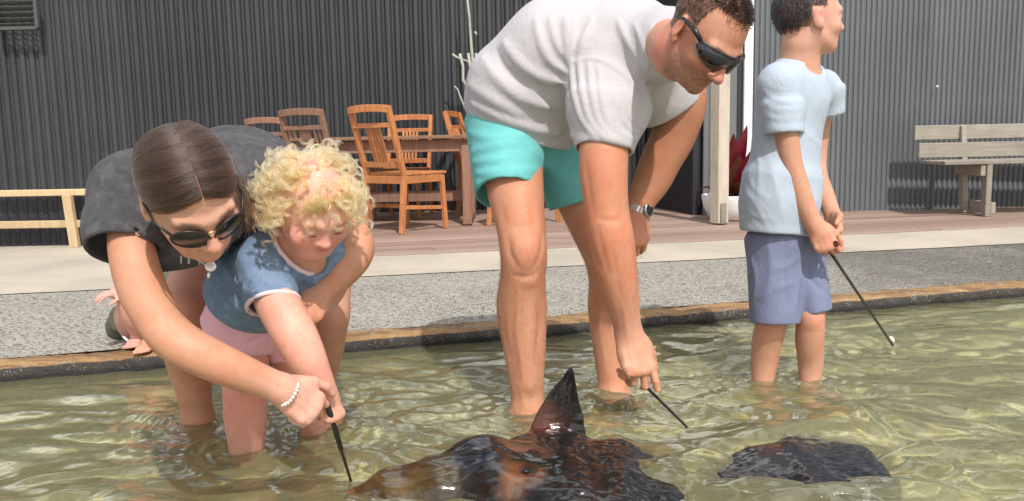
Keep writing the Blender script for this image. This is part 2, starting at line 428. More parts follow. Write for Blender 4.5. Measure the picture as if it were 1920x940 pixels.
# small round white fitting on the grey wall
q = P(1752, 163, 7.50); MB().lathe((0, 0, 0), [(0, .012), (.010, .010), (.014, 0)], 12)
bt = MB(); bt.lathe((0, 0, 0), [(.0005, .010), (.007, .008), (.010, 0)], 12); bo = bt.build('wall_fitting', M_WHITE, bld, True, world=False)
bo.matrix_parent_inverse = Matrix.Translation(-bld.location); bo.location = (q[0], q[1]-.05, q[2]); bo.rotation_euler = (math.pi/2, 0, 0)
# louvred vent top left
q = P(36, 40, 8.02); lv = MB()
M_VENT = m_plain('vent_metal', (.085, .085, .08), .5, .2, 6)
fr = MB(); cx, cz = q[0]-.03, q[2]+.02
for (a_, b_) in (((-.18, -.08), (.18, -.08)), ((-.18, .22), (.18, .22)), ((-.18, -.08), (-.18, .22)), ((.18, -.08), (.18, .22))):
    fr.bar((cx+a_[0], 8.05, cz+a_[1]), (cx+b_[0], 8.05, cz+b_[1]), .03, .05, up=(0, 1, 0), bev=.003)
vf = fr.build('vent_frame', M_VENT, bld)
for k in range(6):
    zz = cz-.05+k*.05; MB().bar((cx-.165, 8.055, zz), (cx+.165, 8.055, zz), .045, .006, up=(0, .7, .7), bev=.001).build('slat', M_VENT, vf)
import sys
MNEE = True
# ================================================================ WATER
def wave(x, y):
    z = 0*x
    rs = np.random.RandomState(4)
    p0 = np.stack([x, y, x*0], -1)
    wx = x+.09*gridnoise(p0, 1.8, 41)+.03*gridnoise(p0, 5.1, 44); wy = y+.08*gridnoise(p0+3, 2.1, 43)+.03*gridnoise(p0+7, 4.7, 45)
    for k in range(30):
        lam = .07*1.065**k; a = .00125*(lam/.085)**.80
        th = rs.normal(1.50, .50); ph = rs.uniform(0, 6.28)
        s_ = np.sin((wx*math.cos(th)+wy*math.sin(th))*2*math.pi/lam+ph)
        z = z + a*(s_+.35*np.abs(s_))
    env = .8+.6*gridnoise(p0+9, 1.1, 47)
    env = env*(1.25+.45*np.clip((x-.1)/.8, -1, 1))
    n = fbm(np.stack([x*.6, y*1.5, x*0+5], -1), 5, 3, 51)
    return (z*env+.005*n)*(.12+.88*np.clip((kerb_y(x)-y)/.6, 0, 1))
RIPPLES = [(-.705, 2.12, .055), (-.56, 2.27, .05), (-.91, 2.35, .055), (-.62, 2.55, .055), (.03, 2.35, .05), (.30, 2.55, .05), (.79, 2.65, .035), (.93, 2.64, .035), (1.22, 2.98, .01), (.45, 2.36, .01)]
def water_z(x, y):
    z = wave(x, y)
    for (cx, cy, r0) in RIPPLES:
        r = np.sqrt((x-cx)**2+(y-cy)**2); d = r-r0
        z = z+.0035*np.exp(-np.clip(d, 0, 9)/.13)*np.cos(d*2*math.pi/.045)*(r < .8)
    # chop over the rays
    for (cx, cy, rx, ry) in ((.33, 1.87, .26, .16), (.70, 2.0, .24, .14)):
        e = np.exp(-(((x-cx)/rx)**2+((y-cy)/ry)**2)*1.3)
        p = np.stack([x, y*1.25, x*0+2], -1)
        z = z+e*(.0035*np.abs(gridnoise(p, 30, 61))+.003*gridnoise(p, 55, 62))
    return z
m = bpy.data.materials.new('pool_water'); m.use_nodes = True; nt = m.node_tree; nt.nodes.clear(); g = N(nt)
out = nt.nodes.new('ShaderNodeOutputMaterial'); v = g.coord('Object', (1, 1.6, 1))
bmp = g.bump(g.noise(v, 26, 3, .5, .6), .12, .01)
W_MODE = 'glass'
if W_MODE == 'glass':
    gl = nt.nodes.new('ShaderNodeBsdfGlass'); gl.inputs['IOR'].default_value = 1.33; gl.inputs['Roughness'].default_value = 0.0
    gl.inputs['Color'].default_value = (.97, .98, .93, 1)
    df = nt.nodes.new('ShaderNodeBsdfDiffuse'); df.inputs['Color'].default_value = (.47, .45, .23, 1); mx = nt.nodes.new('ShaderNodeMixShader'); mx.inputs[0].default_value = .21
    nt.links.new(gl.outputs[0], mx.inputs[1]); nt.links.new(df.outputs[0], mx.inputs[2]); 
    gs = nt.nodes.new('ShaderNodeBsdfGlossy'); gs.inputs['Roughness'].default_value = .02; fz = nt.nodes.new('ShaderNodeFresnel'); fz.inputs['IOR'].default_value = 1.6
    mx2 = nt.nodes.new('ShaderNodeMixShader'); nt.links.new(bmp, gs.inputs['Normal']); nt.links.new(bmp, fz.inputs['Normal'])
    nt.links.new(fz.outputs[0], mx2.inputs[0]); nt.links.new(mx.outputs[0], mx2.inputs[1]); nt.links.new(gs.outputs[0], mx2.inputs[2]); nt.links.new(mx2.outputs[0], out.inputs['Surface'])
    nt.links.new(bmp, gl.inputs['Normal'])
M_WATER = m
xs = np.concatenate([np.linspace(-8, -2.3, 40)[:-1], np.arange(-2.3, 2.9, .0085), np.linspace(2.9, 8, 40)])
ys = np.concatenate([np.linspace(-5, 1.4, 40)[:-1], np.arange(1.4, 4.15, .0085), np.linspace(4.15, 5, 8)])
wat = grid_mesh('water', xs, ys, water_z, M_WATER, kind='structure')

if MNEE:
    sl.cycles.is_caustics_light = True
    wat.cycles.is_caustics_caster = True
    bpy.data.objects['pool_floor'].cycles.is_caustics_receiver = True
# ================================================================ SMOOTH BODIES: blended solids -> one continuous mesh
def A3(p): return np.asarray(p, dtype=np.float64)
def unit(v): v = A3(v); return v/np.linalg.norm(v)
def smin(a, b, k):
    if np.isscalar(k) and k <= 0: return np.minimum(a, b)
    k = np.maximum(k, 1e-5)
    h = np.clip(.5+.5*(b-a)/k, 0, 1)
    return b*(1-h)+a*h-k*h*(1-h)
class SD:
    def __init__(s): s.ops = []
    def _add(s, mode, fn, lo, hi, k):
        s.ops.append((mode, fn, np.minimum(lo, hi), np.maximum(lo, hi), k)); return s
    def cap(s, a, b, ra, rb=None, k=.02, mode='u'):
        a, b = A3(a), A3(b); rb = ra if rb is None else rb; ba = b-a; L2 = max(ba@ba, 1e-12)
        def fn(p):
            t = np.clip(((p-a)@ba)/L2, 0, 1)
            q = p-a-t[..., None]*ba
            return np.sqrt((q*q).sum(-1))-(ra+(rb-ra)*t)
        r = max(ra, rb); return s._add(mode, fn, np.minimum(a, b)-r, np.maximum(a, b)+r, k)
    def chain(s, pts, rad, k=.02, mode='u'):
        for i in range(len(pts)-1): s.cap(pts[i], pts[i+1], rad[i], rad[i+1], k, mode)
        return s
    def limb(s, pts, rad, k=.02, sub=5, bulge=None):
        """smooth limb through joints: Catmull-Rom on centre and radius"""
        pts = [A3(p) for p in pts]; out = []; rr = []
        for i in range(len(pts)-1):
            p0 = pts[max(i-1, 0)]; p1 = pts[i]; p2 = pts[i+1]; p3 = pts[min(i+2, len(pts)-1)]
            r0 = rad[max(i-1, 0)]; r1 = rad[i]; r2 = rad[i+1]; r3 = rad[min(i+2, len(pts)-1)]
            for q in range(sub):
                t = q/sub
                f = lambda a, b, c, d: .5*((2*b)+(-a+c)*t+(2*a-5*b+4*c-d)*t*t+(-a+3*b-3*c+d)*t**3)
                out.append(f(p0, p1, p2, p3)); rr.append(f(r0, r1, r2, r3))
        out.append(pts[-1]); rr.append(rad[-1])
        return s.chain(out, rr, k=min(k, .012))
    def ecap(s, a, b, side, ra, rb, k=.02, mode='u', flat=False, rnd=.006):
        """elliptic cone; ra, rb = (half width along side, half depth); flat ends if flat"""
        a, b = A3(a), A3(b); ba = b-a; L = np.linalg.norm(ba); z = ba/L
        x = A3(side); x = unit(x-z*(x@z)); y = np.cross(z, x); R = np.stack([x, y, z], 1)
        def fn(p):
            q = (p-a)@R; t = np.clip(q[..., 2]/L, 0, 1)
            w = ra[0]+(rb[0]-ra[0])*t; d = ra[1]+(rb[1]-ra[1])*t
            if flat:
                u = q[..., 0]/w; v = q[..., 1]/d
                k0 = np.sqrt(u*u+v*v); k1 = np.sqrt((u/w)**2+(v/d)**2)+1e-9
                dr = np.where(k0 < 1e-3, -np.minimum(w, d), k0*(k0-1)/k1); dz = np.abs(q[..., 2]-L/2)-L/2
                dr = dr+rnd; dz = dz+rnd
                return np.minimum(np.maximum(dr, dz), 0)+np.sqrt(np.maximum(dr, 0)**2+np.maximum(dz, 0)**2)-rnd
            e = q[..., 2]-t*L; m = np.minimum(w, d)
            u = q[..., 0]/w; v = q[..., 1]/d; h = e/m
            k0 = np.sqrt(u*u+v*v+h*h); k1 = np.sqrt((u/w)**2+(v/d)**2+(h/m)**2)+1e-9
            return np.where(k0 < 1e-3, -m, k0*(k0-1)/k1)
        r = max(*ra, *rb); return s._add(mode, fn, np.minimum(a, b)-r, np.maximum(a, b)+r, k)
    def ell(s, c, axes, rad, k=.015, mode='u'):
        c = A3(c); R = np.stack([unit(q) for q in axes], 1); rad = A3(rad)
        def fn(p):
            q = ((p-c)@R)/rad; k0 = np.sqrt((q*q).sum(-1)); q = q/rad; k1 = np.sqrt((q*q).sum(-1))+1e-9
            return np.where(k0 < 1e-3, -rad.min(), k0*(k0-1)/k1)
        r = rad.max(); return s._add(mode, fn, c-r, c+r, k)
    def plane(s, c, n, k=.004, lo=-9, hi=9):
        """cut away everything on the side n points to"""
        c, n = A3(c), unit(n)
        return s._add('s', lambda p: -((p-c)@n), np.full(3, lo, float), np.full(3, hi, float), k)
    def group(s, g, k=.02):
        """blend another field in; k may be a function of position"""
        lo = np.min([o[2] for o in g.ops if o[0] == 'u'], 0); hi = np.max([o[3] for o in g.ops if o[0] == 'u'], 0)
        s.ops.append(('g', g, lo, hi, k)); return s
    def disp(s, fn, lo, hi): s.ops.append(('d', fn, A3(lo), A3(hi), .05)); return s
    def fold(s, pts, amp, w):
        """a raised (amp>0) or sunken fold along a polyline"""
        pts = [A3(p) for p in pts]; n = len(pts)
        for i in range(n-1):
            a, b = pts[i], pts[i+1]; ba = b-a; L2 = ba@ba
            def fn(p, a=a, ba=ba, L2=L2, i=i):
                t = np.clip(((p-a)@ba)/L2, 0, 1); q = p-a-t[..., None]*ba
                return -amp*math.sin(math.pi*(i+.8)/(n+.6))*np.exp(-(q*q).sum(-1)/(w*w))
            s.ops.append(('f', fn, np.minimum(a, b)-2.4*w, np.maximum(a, b)+2.4*w, 0.0))
        return s
    def trace(s, P_, Y0):
        """where the line of sight through each point first meets the solid"""
        d = np.array([P(x, y, 1.0)-_C for x, y in P_]); Yc = np.full(len(P_), float(Y0)); best = np.full(len(P_), 9.); bY = Yc.copy(); done = np.zeros(len(P_), bool)
        base = SD(); base.ops = [o for o in s.ops if o[0] not in 'fd']
        for it in range(70):
            p = _C+d*Yc[:, None]; v = base.eval(p[:, None, :], p, .04)[:, 0]
            upd = (v < best) & ~done; best[upd] = v[upd]; bY[upd] = Yc[upd]
            done |= v < .0015
            Yc = np.where(done, Yc, Yc+np.clip(v*.7, .003, .02))
        return _C+d*bY[:, None]
    def foldpx(s, folds, Y0, Y1):
        """folds drawn over the surface: each (points seen from the front, height, width) is laid onto the solid where it really is"""
        P_ = []; sp = []
        for (pts, amp, w) in folds:
            c = []
            for i in range(len(pts)-1):
                n = max(2, int(math.hypot(pts[i+1][0]-pts[i][0], pts[i+1][1]-pts[i][1])/14)+1)
                c += [(pts[i][0]+(pts[i+1][0]-pts[i][0])*t/n, pts[i][1]+(pts[i+1][1]-pts[i][1])*t/n) for t in range(n)]
            c.append(pts[-1]); sp.append((len(P_), len(P_)+len(c))); P_ += c
        pos = s.trace(P_, Y0)
        for (a, b), (pts, amp, w) in zip(sp, folds):
            q = pos[a:b]; n = len(q)
            for _ in range(2): q[1:-1] = .5*q[1:-1]+.25*(q[:-2]+q[2:])
            def fn(p, q=q, n=n, amp=amp, w=w):
                bd = np.full(p.shape[:-1], 1e9); tp = np.zeros(p.shape[:-1])
                for i in range(n-1):
                    A, B = q[i], q[i+1]; ba = B-A; L2 = ba@ba+1e-12
                    t = np.clip(((p-A)@ba)/L2, 0, 1); e = p-A-t[..., None]*ba; e = (e*e).sum(-1)
                    m = e < bd; bd = np.where(m, e, bd); tp = np.where(m, (i+t)/(n-1), tp)
                return -amp*np.sin(math.pi*np.clip(tp*.9+.05, 0, 1))**.6*np.exp(-(bd/(w*w))**.72)
            s.ops.append(('f', fn, q.min(0)-2.4*w, q.max(0)+2.4*w, 0.0))
        return s
    def eval(s, p, cen, half):
        d = np.full(p.shape[:-1], 1e3); facc = None
        for (mode, fn, lo, hi, k) in s.ops:
            pad = (k if np.isscalar(k) else .08)+.03+half
            sel = np.nonzero(np.all((cen >= lo-pad) & (cen <= hi+pad), 1))[0]
            if not len(sel): continue
            q = p[sel]
            if mode == 'g':
                v = fn.eval(q, cen[sel], half); kk = k(q) if callable(k) else k
                d[sel] = smin(d[sel], v, kk)
            elif mode == 'u': d[sel] = smin(d[sel], fn(q), k)
            elif mode == 's': d[sel] = -smin(-d[sel], fn(q), k)
            elif mode == 'f': d[sel] = d[sel]+fn(q)
            elif mode == 'd': d[sel] = d[sel]+fn(q)
        return d
    def mesh(s, h):
        un = [o for o in s.ops if o[0] in 'ug']
        lo = np.min([o[2] for o in un], 0)-4*h; hi = np.max([o[3] for o in un], 0)+4*h
        B = 8; nb = np.ceil((hi-lo)/(h*B)).astype(int)
        gi = np.stack(np.meshgrid(*[np.arange(q) for q in nb], indexing='ij'), -1).reshape(-1, 3)
        cen = lo+(gi+.5)*h*B; half = h*B/2
        d0 = s.eval(cen[:, None, :], cen, half)[:, 0]
        act = np.nonzero(np.abs(d0) < h*B*1.25)[0]
        D = np.repeat(np.repeat(np.repeat(np.where(d0 < 0, -1., 1.).reshape(nb).astype(np.float32), B, 0), B, 1), B, 2)
        off = np.stack(np.meshgrid(*[np.arange(B)]*3, indexing='ij'), -1).reshape(-1, 3)
        for c0 in range(0, len(act), 3000):
            a = act[c0:c0+3000]
            ii = (gi[a]*B)[:, None, :]+off[None]; p = lo+ii*h
            v = s.eval(p, cen[a], half)
            D[ii[..., 0], ii[..., 1], ii[..., 2]] = v
        return surface_nets(D, lo, h)
def surface_nets(D, lo, h):
    S = D < 0
    nx, ny, nz = [q-1 for q in D.shape]
    cnt = np.zeros((nx, ny, nz), np.int8)
    for dx in (0, 1):
        for dy in (0, 1):
            for dz in (0, 1): cnt += S[dx:nx+dx, dy:ny+dy, dz:nz+dz]
    c = np.argwhere((cnt > 0) & (cnt < 8))
    val = np.empty((len(c), 8)); co = np.array([(a, b, e) for a in (0, 1) for b in (0, 1) for e in (0, 1)])
    for q in range(8): val[:, q] = D[c[:, 0]+co[q, 0], c[:, 1]+co[q, 1], c[:, 2]+co[q, 2]]
    acc = np.zeros((len(c), 3)); n = np.zeros(len(c))
    for a in range(8):
        for b in range(a+1, 8):
            if np.abs(co[a]-co[b]).sum() != 1: continue
            va, vb = val[:, a], val[:, b]; x = (va < 0) != (vb < 0)
            t = np.where(x, va/np.where(x, va-vb, 1), 0)
            acc += np.where(x[:, None], co[a]+t[:, None]*(co[b]-co[a]), 0); n += x
    V = lo+(c+acc/n[:, None])*h
    idx = np.full((nx, ny, nz), -1, np.int32); idx[c[:, 0], c[:, 1], c[:, 2]] = np.arange(len(c))
    F = []
    for ax in range(3):
        s0 = [slice(None)]*3; s1 = [slice(None)]*3; s0[ax] = slice(0, -1); s1[ax] = slice(1, None)
        a, b = S[tuple(s0)], S[tuple(s1)]; e = np.argwhere(a != b); fl = a[e[:, 0], e[:, 1], e[:, 2]]
        u, v = (ax+1) % 3, (ax+2) % 3
        ok = (e[:, u] > 0) & (e[:, v] > 0) & (e[:, u] < idx.shape[u]) & (e[:, v] < idx.shape[v]); e = e[ok]; fl = fl[ok]
        def g(du, dv):
            q = e.copy(); q[:, u] -= du; q[:, v] -= dv; return idx[q[:, 0], q[:, 1], q[:, 2]]
        quad = np.stack([g(1, 1), g(0, 1), g(0, 0), g(1, 0)], 1)
        quad[~fl] = quad[~fl][:, ::-1]; F.append(quad)
    F = np.concatenate(F); F = F[(F >= 0).all(1)]
    return V, F
def relax(V, F, it=1, lam=.5):
    e = np.concatenate([F[:, [0, 1]], F[:, [1, 2]], F[:, [2, 3]], F[:, [3, 0]]])
    for _ in range(it):
        acc = np.zeros_like(V); n = np.zeros(len(V))
        for k in range(3):
            acc[:, k] = np.bincount(e[:, 0], V[e[:, 1], k], len(V))+np.bincount(e[:, 1], V[e[:, 0], k], len(V))
        n = np.bincount(e[:, 0], minlength=len(V))+np.bincount(e[:, 1], minlength=len(V))
        V = V+lam*(acc/np.maximum(n, 1)[:, None]-V)
    return V
def normals(V, F):
    n = np.cross(V[F[:, 2]]-V[F[:, 0]], V[F[:, 3]]-V[F[:, 1]]); N_ = np.zeros_like(V)
    for k in range(3):
        for j in range(4): N_[:, k] += np.bincount(F[:, j], n[:, k], len(V))
    return N_/(np.linalg.norm(N_, axis=1)[:, None]+1e-12)
def sd_obj(name, sd, h, mat, parent, it=1, disp=None, color=None, **kw):
    V, F = sd.mesh(h); V = relax(V, F, it)
    if disp is not None: V = V+normals(V, F)*disp(V)[:, None]
    o = mesh_obj(name, V, F, mat, parent, True, **kw)
    if color is not None:
        c = color(V); ca = o.data.color_attributes.new('Col', 'FLOAT_COLOR', 'POINT')
        ca.data.foreach_set('color', np.concatenate([c, np.ones((len(V), 1))], 1).astype(np.float32).ravel())
    o.cycles.is_caustics_receiver = True
    return o

# ---------------------------------------------------------------- head, hand, foot
class Frame:
    """local axes r (person's right), f (face forward), u (up) about c, scaled"""
    def __init__(s, c, f, u, sc=1.0):
        s.c = A3(c); s.f = unit(f); u = A3(u); s.u = unit(u-s.f*(u@s.f)); s.r = np.cross(s.f, s.u); s.sc = sc
    def __call__(s, x, y, z): return s.c+(s.r*x+s.f*y+s.u*z)*s.sc
    def loc(s, p): q = (A3(p)-s.c)/s.sc; return np.stack([q@s.r, q@s.f, q@s.u], -1)
    @property
    def ax(s): return (s.r, s.f, s.u)
def head_sd(sd, F, neck, neck_r, kid=0.0, smile=0.0, ears=True, nose=1.0, jaw=1.0):
    """adult about .23 m tall at scale 1; kid 0..1 rounds the face and enlarges the skull"""
    S = F.sc; L = lambda a, b: a+(b-a)*kid
    g = SD()
    g.ell(F(0, -.014, .034), F.ax, A3((.076, .098, .089))*S, .02*S)
    g.ell(F(0, .030, -.020), F.ax, A3((L(.064, .066), .062, .080))*S, .03*S)
    g.ell(F(0, .040, -.066), F.ax, A3((L(.050, .050)*jaw, .048, .040))*S, .022*S)
    g.ell(F(0, L(.076, .068), L(-.096, -.088)), F.ax, A3((.021, .016, .015))*S, .022*S)
    for x in (-1, 1):
        g.cap(F(x*.054, -.005, -.045), F(x*.030, .055, -.088), .016*S*jaw, .013*S, .022*S)
        g.ell(F(x*.042, .058, L(-.026, -.034)), F.ax, A3((L(.022, .028), .022, L(.018, .026)))*S, .02*S)
        g.cap(F(x*.012, .088, .017), F(x*.046, .074, .020), L(.011, .007)*S, .009*S, .016*S)
    for x in (-1, 1):
        g.ell(F(x*.033, .100, -.002), F.ax, A3((.019, .016, .012))*S, .012*S, 's')
        g.ell(F(x*.033, .0745, -.001), F.ax, A3((.0155, .0150, .0135))*S, .004*S)
    nl = L(.114, .103)*nose
    g.cap(F(0, .086, .008), F(0, nl-.004, L(-.030, -.026)), .0085*S, L(.0115, .0105)*S, .010*S)
    g.ell(F(0, nl, L(-.036, -.031)), F.ax, A3((.0125, .010, .0095))*S, .008*S)
    for x in (-1, 1):
        g.ell(F(x*.0145, nl-.014, L(-.038, -.033)), F.ax, A3((.0085, .011, .0085))*S, .006*S)
        g.ell(F(x*.007, nl-.008, L(-.046, -.0405)), F.ax, A3((.0042, .005, .004))*S, .003*S, 's')
    mz = L(-.062, -.056); my = L(.088, .081); mw = .021+.006*smile
    for t in np.linspace(-1, 1, 5):
        if t < 1:
            t2 = t+.5
            f1 = lambda q: F(q*mw, my-.012*q*q, mz+.006+smile*.007*q*q-.002*abs(q))
            f2 = lambda q: F(q*mw*.85, my-.002-.012*q*q, mz-.0065+smile*.007*q*q)
            g.cap(f1(t), f1(t2), .0062*S*(1-.3*t*t), .0062*S*(1-.3*t2*t2), .006*S)
            g.cap(f2(t), f2(t2), .0078*S*(1-.35*t*t), .0078*S*(1-.35*t2*t2), .006*S)
    for t in np.linspace(-1, .5, 4):
        f3 = lambda q: F(q*mw*1.05, my+.0075-.013*q*q, mz+smile*.008*q*q)
        g.cap(f3(t), f3(t+.5), .0022*S, .0022*S, .003*S, 's')
    if ears:
        for x in (-1, 1):
            ea = (unit(F.r*x+F.f*-.45), unit(F.f+F.r*x*.45), F.u)
            g.ell(F(x*.080, -.012, -.004), ea, A3((.0075, .018, .031))*S, .006*S)
            g.ell(F(x*.090, -.004, .000), ea, A3((.006, .010, .018))*S, .005*S, 's')
            g.ell(F(x*.078, .000, -.030), ea, A3((.007, .009, .011))*S, .006*S)
    if neck is not None:
        g.chain([F(0, -.022, -.030), F(0, -.026, -.075), neck], [.052*S*L(1, .85), neck_r, neck_r*1.12], .03*S)
    sd.group(g, .03*S)
    return sd
def head_color(F, base, lip, cheek=(0, 0, 0), stubble=None, brow=None, kid=0.0):
    """extra tint where the face itself has it: lips, brows, cheeks, stubble (as offsets from base)"""
    def fn(V, C):
        q = F.loc(V); x, y, z = np.abs(q[:, 0]), q[:, 1], q[:, 2]
        near = (np.abs(q) < .16).all(1)
        L = lambda a, b: a+(b-a)*kid
        mz, my = L(-.062, -.056), L(.088, .081)
        m = np.exp(-((x/.021)**4+((z-mz)/.0105)**4))*(y > .05)*near
        C = C*(1-m[:, None]*.8)+A3(lip)*m[:, None]*.8
        ck = np.exp(-(((x-.042)/.02)**2+((z+.030)/.022)**2))*(y > .03)*near
        C = C*(1-ck[:, None]*.55)+A3(cheek)*ck[:, None]*.55
        if brow is not None:
            b = np.exp(-(((x-.032)/.018)**4+((z-.021-.10*(x-.02)*(x < .045))/.0052)**4))*(y > .04)*near*.8
            C = C*(1-b[:, None])+A3(brow)*b[:, None]
        if stubble is not None:
            s_ = np.clip((-.030-z)/.02, 0, 1)*np.clip((y+.0)/.02, 0, 1)*near*np.clip((z+.135)/.02, 0, 1)
            mu = np.exp(-((x/.03)**4+((z+.046)/.010)**4))*(y > .06)*near
            s_ = np.clip(s_+mu, 0, 1)*(1-m)
            s_ = s_*(.55+.4*gridnoise(V, 420, 3))
            C = C*(1-s_[:, None]*.8)+A3(stubble)*s_[:, None]*.8
        return C
    return fn
def hand_sd(wrist, d, n, side, sc=1.0, curls=None, thumb=None, spread=.06, r=1.0, thick=1.0):
    """wrist point, d to the knuckles, n out of the back of the hand, side = +1/-1 puts the thumb on n x d * side"""
    g = SD(); d = unit(d); n = A3(n); n = unit(n-d*(n@d)); s = np.cross(n, d)*side
    W = A3(wrist); Q = lambda a, b, c: W+(d*a+s*b+n*c)*sc
    tk = .0145*thick
    g.ecap(Q(.0, .0, .0), Q(.035, .004, .002), s, (.026*sc, .021*sc), (.034*sc, tk*sc*1.1), .015*sc)
    g.ecap(Q(.035, .004, .002), Q(.085, .002, .004), s, (.036*sc, tk*sc*1.08), (.037*sc, tk*sc*.8), .015*sc)
    g.ell(Q(.035, .028, -.008), (d, s, n), A3((.030, .017, .016))*sc, .012*sc)
    g.ell(Q(.045, -.024, -.006), (d, s, n), A3((.034, .014, .014))*sc, .012*sc)
    base = [(.090, .029), (.094, .009), (.089, -.011), (.080, -.029)]; Ls = [.074, .082, .076, .060]; R = [.0088, .0092, .0086, .0076]
    curls = curls or [(30, 35, 20)]*4; tips = []
    for i in range(4):
        (a, b), L, rr = base[i], Ls[i]*sc, R[i]*sc*r
        p = Q(a-.012, b, .004); ang = 0; dv = unit(d+s*(spread*(1.5-i)))
        g.cap(Q(a-.04, b*.9, .004), p, rr*1.0, rr*1.12, .008*sc)
        g.cap(p, p, rr*1.18, rr*1.18, .008*sc)
        for j, fr in enumerate((.46, .30, .24)):
            ang += math.radians(curls[i][j]); q = dv*math.cos(ang)-n*math.sin(ang)
            e = p+q*L*fr*1.05
            g.cap(p, e, rr*(1.04-.08*j), rr*(.98-.10*j), .0022*sc); p = e
        tips.append(p)
    t0 = Q(.022, .026, -.006)
    tv = thumb or [(.55, .75, -.25), (.85, .35, -.35), (.9, .1, -.4)]
    p = t0
    for j, (L, rr) in enumerate(((.038, .0128), (.034, .0105), (.028, .0094))):
        q = unit(d*tv[j][0]+s*tv[j][1]+n*tv[j][2]); e = p+q*L*sc
        g.cap(p, e, rr*sc*r*(1.05 if j else 1.15), rr*sc*r*.95, (.014 if j == 0 else .004)*sc); p = e
    tips.append(p)
    return g, tips, Q
def foot_sd(ankle, heading, sc=1.0, floor=-.10, toes=True):
    """foot flat on z=floor under the ankle"""
    g = SD(); h = A3((heading[0], heading[1], 0)); h = unit(h); s = np.cross(h, (0, 0, 1.)); A = A3(ankle)
    B = A3((A[0], A[1], floor)); Q = lambda a, b, z: B+h*a*sc+s*b*sc+A3((0, 0, z*sc))
    g.cap(A, Q(-.02, 0, .032), .036*sc, .030*sc, .02*sc)
    g.cap(Q(-.03, 0, .028), Q(.03, 0, .04), .029*sc, .033*sc, .03*sc)
    g.cap(A, Q(.05, 0, .042), .034*sc, .027*sc, .03*sc)
    g.ecap(Q(.03, 0, .035), Q(.125, .004, .021), s, (.032*sc, .030*sc), (.044*sc, .019*sc), .02*sc)
    if toes:
        for i, (a, b, rr, L) in enumerate(((.138, .030, .014, .034), (.142, .010, .010, .030), (.137, -.007, .0095, .026), (.130, -.022, .009, .022), (.120, -.036, .0085, .018))):
            g.cap(Q(a-.02, b, .016), Q(a+L*.8, b*1.02, .011), rr*sc*1.05, rr*sc*.92, .006*sc)
    return g
def near(c, k, R):
    """blend radius that fades with distance from a joint"""
    c = A3(c)
    return lambda p: k*np.clip(1.25-np.sqrt(((p-c)**2).sum(-1))/R, 0, 1)+.0015
# ---------------------------------------------------------------- hair made of strands
def strands_mesh(paths, r0, r1, n=3):
    """paths (N, m, 3) -> thin tapering tubes in one mesh"""
    paths = np.asarray(paths); Np, m, _ = paths.shape
    t = np.gradient(paths, axis=1); t /= np.linalg.norm(t, axis=2)[..., None]+1e-9
    ref = np.where(np.abs(t[..., 2:3]) < .9, np.array([0, 0, 1.]), np.array([1., 0, 0]))
    x = np.cross(t, ref); x /= np.linalg.norm(x, axis=2)[..., None]+1e-9; y = np.cross(t, x)
    tt = np.linspace(0, 1, m)[None, :, None]
    rad = (np.asarray(r0).reshape(-1, 1, 1)*(1-tt)+np.asarray(r1).reshape(-1, 1, 1)*tt)*np.ones((Np, m, 1))
    V = []
    for k in range(n):
        a = 2*math.pi*k/n; V.append(paths+(x*math.cos(a)+y*math.sin(a))*rad)
    V = np.stack(V, 2)
    i = np.arange(Np*m*n).reshape(Np, m, n)
    F = np.stack([i[:, :-1, :], np.roll(i, -1, 2)[:, :-1, :], np.roll(i, -1, 2)[:, 1:, :], i[:, 1:, :]], -1).reshape(-1, 4)
    return V.reshape(-1, 3), F
def strand_obj(name, paths, r0, r1, mat, parent, cols=None, n=3, **kw):
    """true hair strands (curves) parented to the person"""
    paths = np.asarray(paths, dtype=np.float32); Np, m, _ = paths.shape
    cu = bpy.data.hair_curves.new(name); cu.add_curves([m]*Np)
    cu.position_data.foreach_set('vector', paths.ravel())
    tt = np.linspace(0, 1, m)[None, :]; rad = ((np.ones((Np, 1))*np.asarray(r0).reshape(-1, 1))*(1-tt)+r1*tt).astype(np.float32)
    a = cu.attributes.get('radius') or cu.attributes.new('radius', 'FLOAT', 'POINT'); a.data.foreach_set('value', rad.ravel())
    if cols is not None:
        c = np.repeat(np.concatenate([np.asarray(cols), np.ones((Np, 1))], 1), m, 0).astype(np.float32)
        a = cu.attributes.new('Col', 'FLOAT_COLOR', 'POINT'); a.data.foreach_set('color', c.ravel())
    cu.materials.append(mat); o = bpy.data.objects.new(name, cu); link(o, parent, **kw)
    o.matrix_parent_inverse = Matrix.Translation(parent.location).inverted(); return o
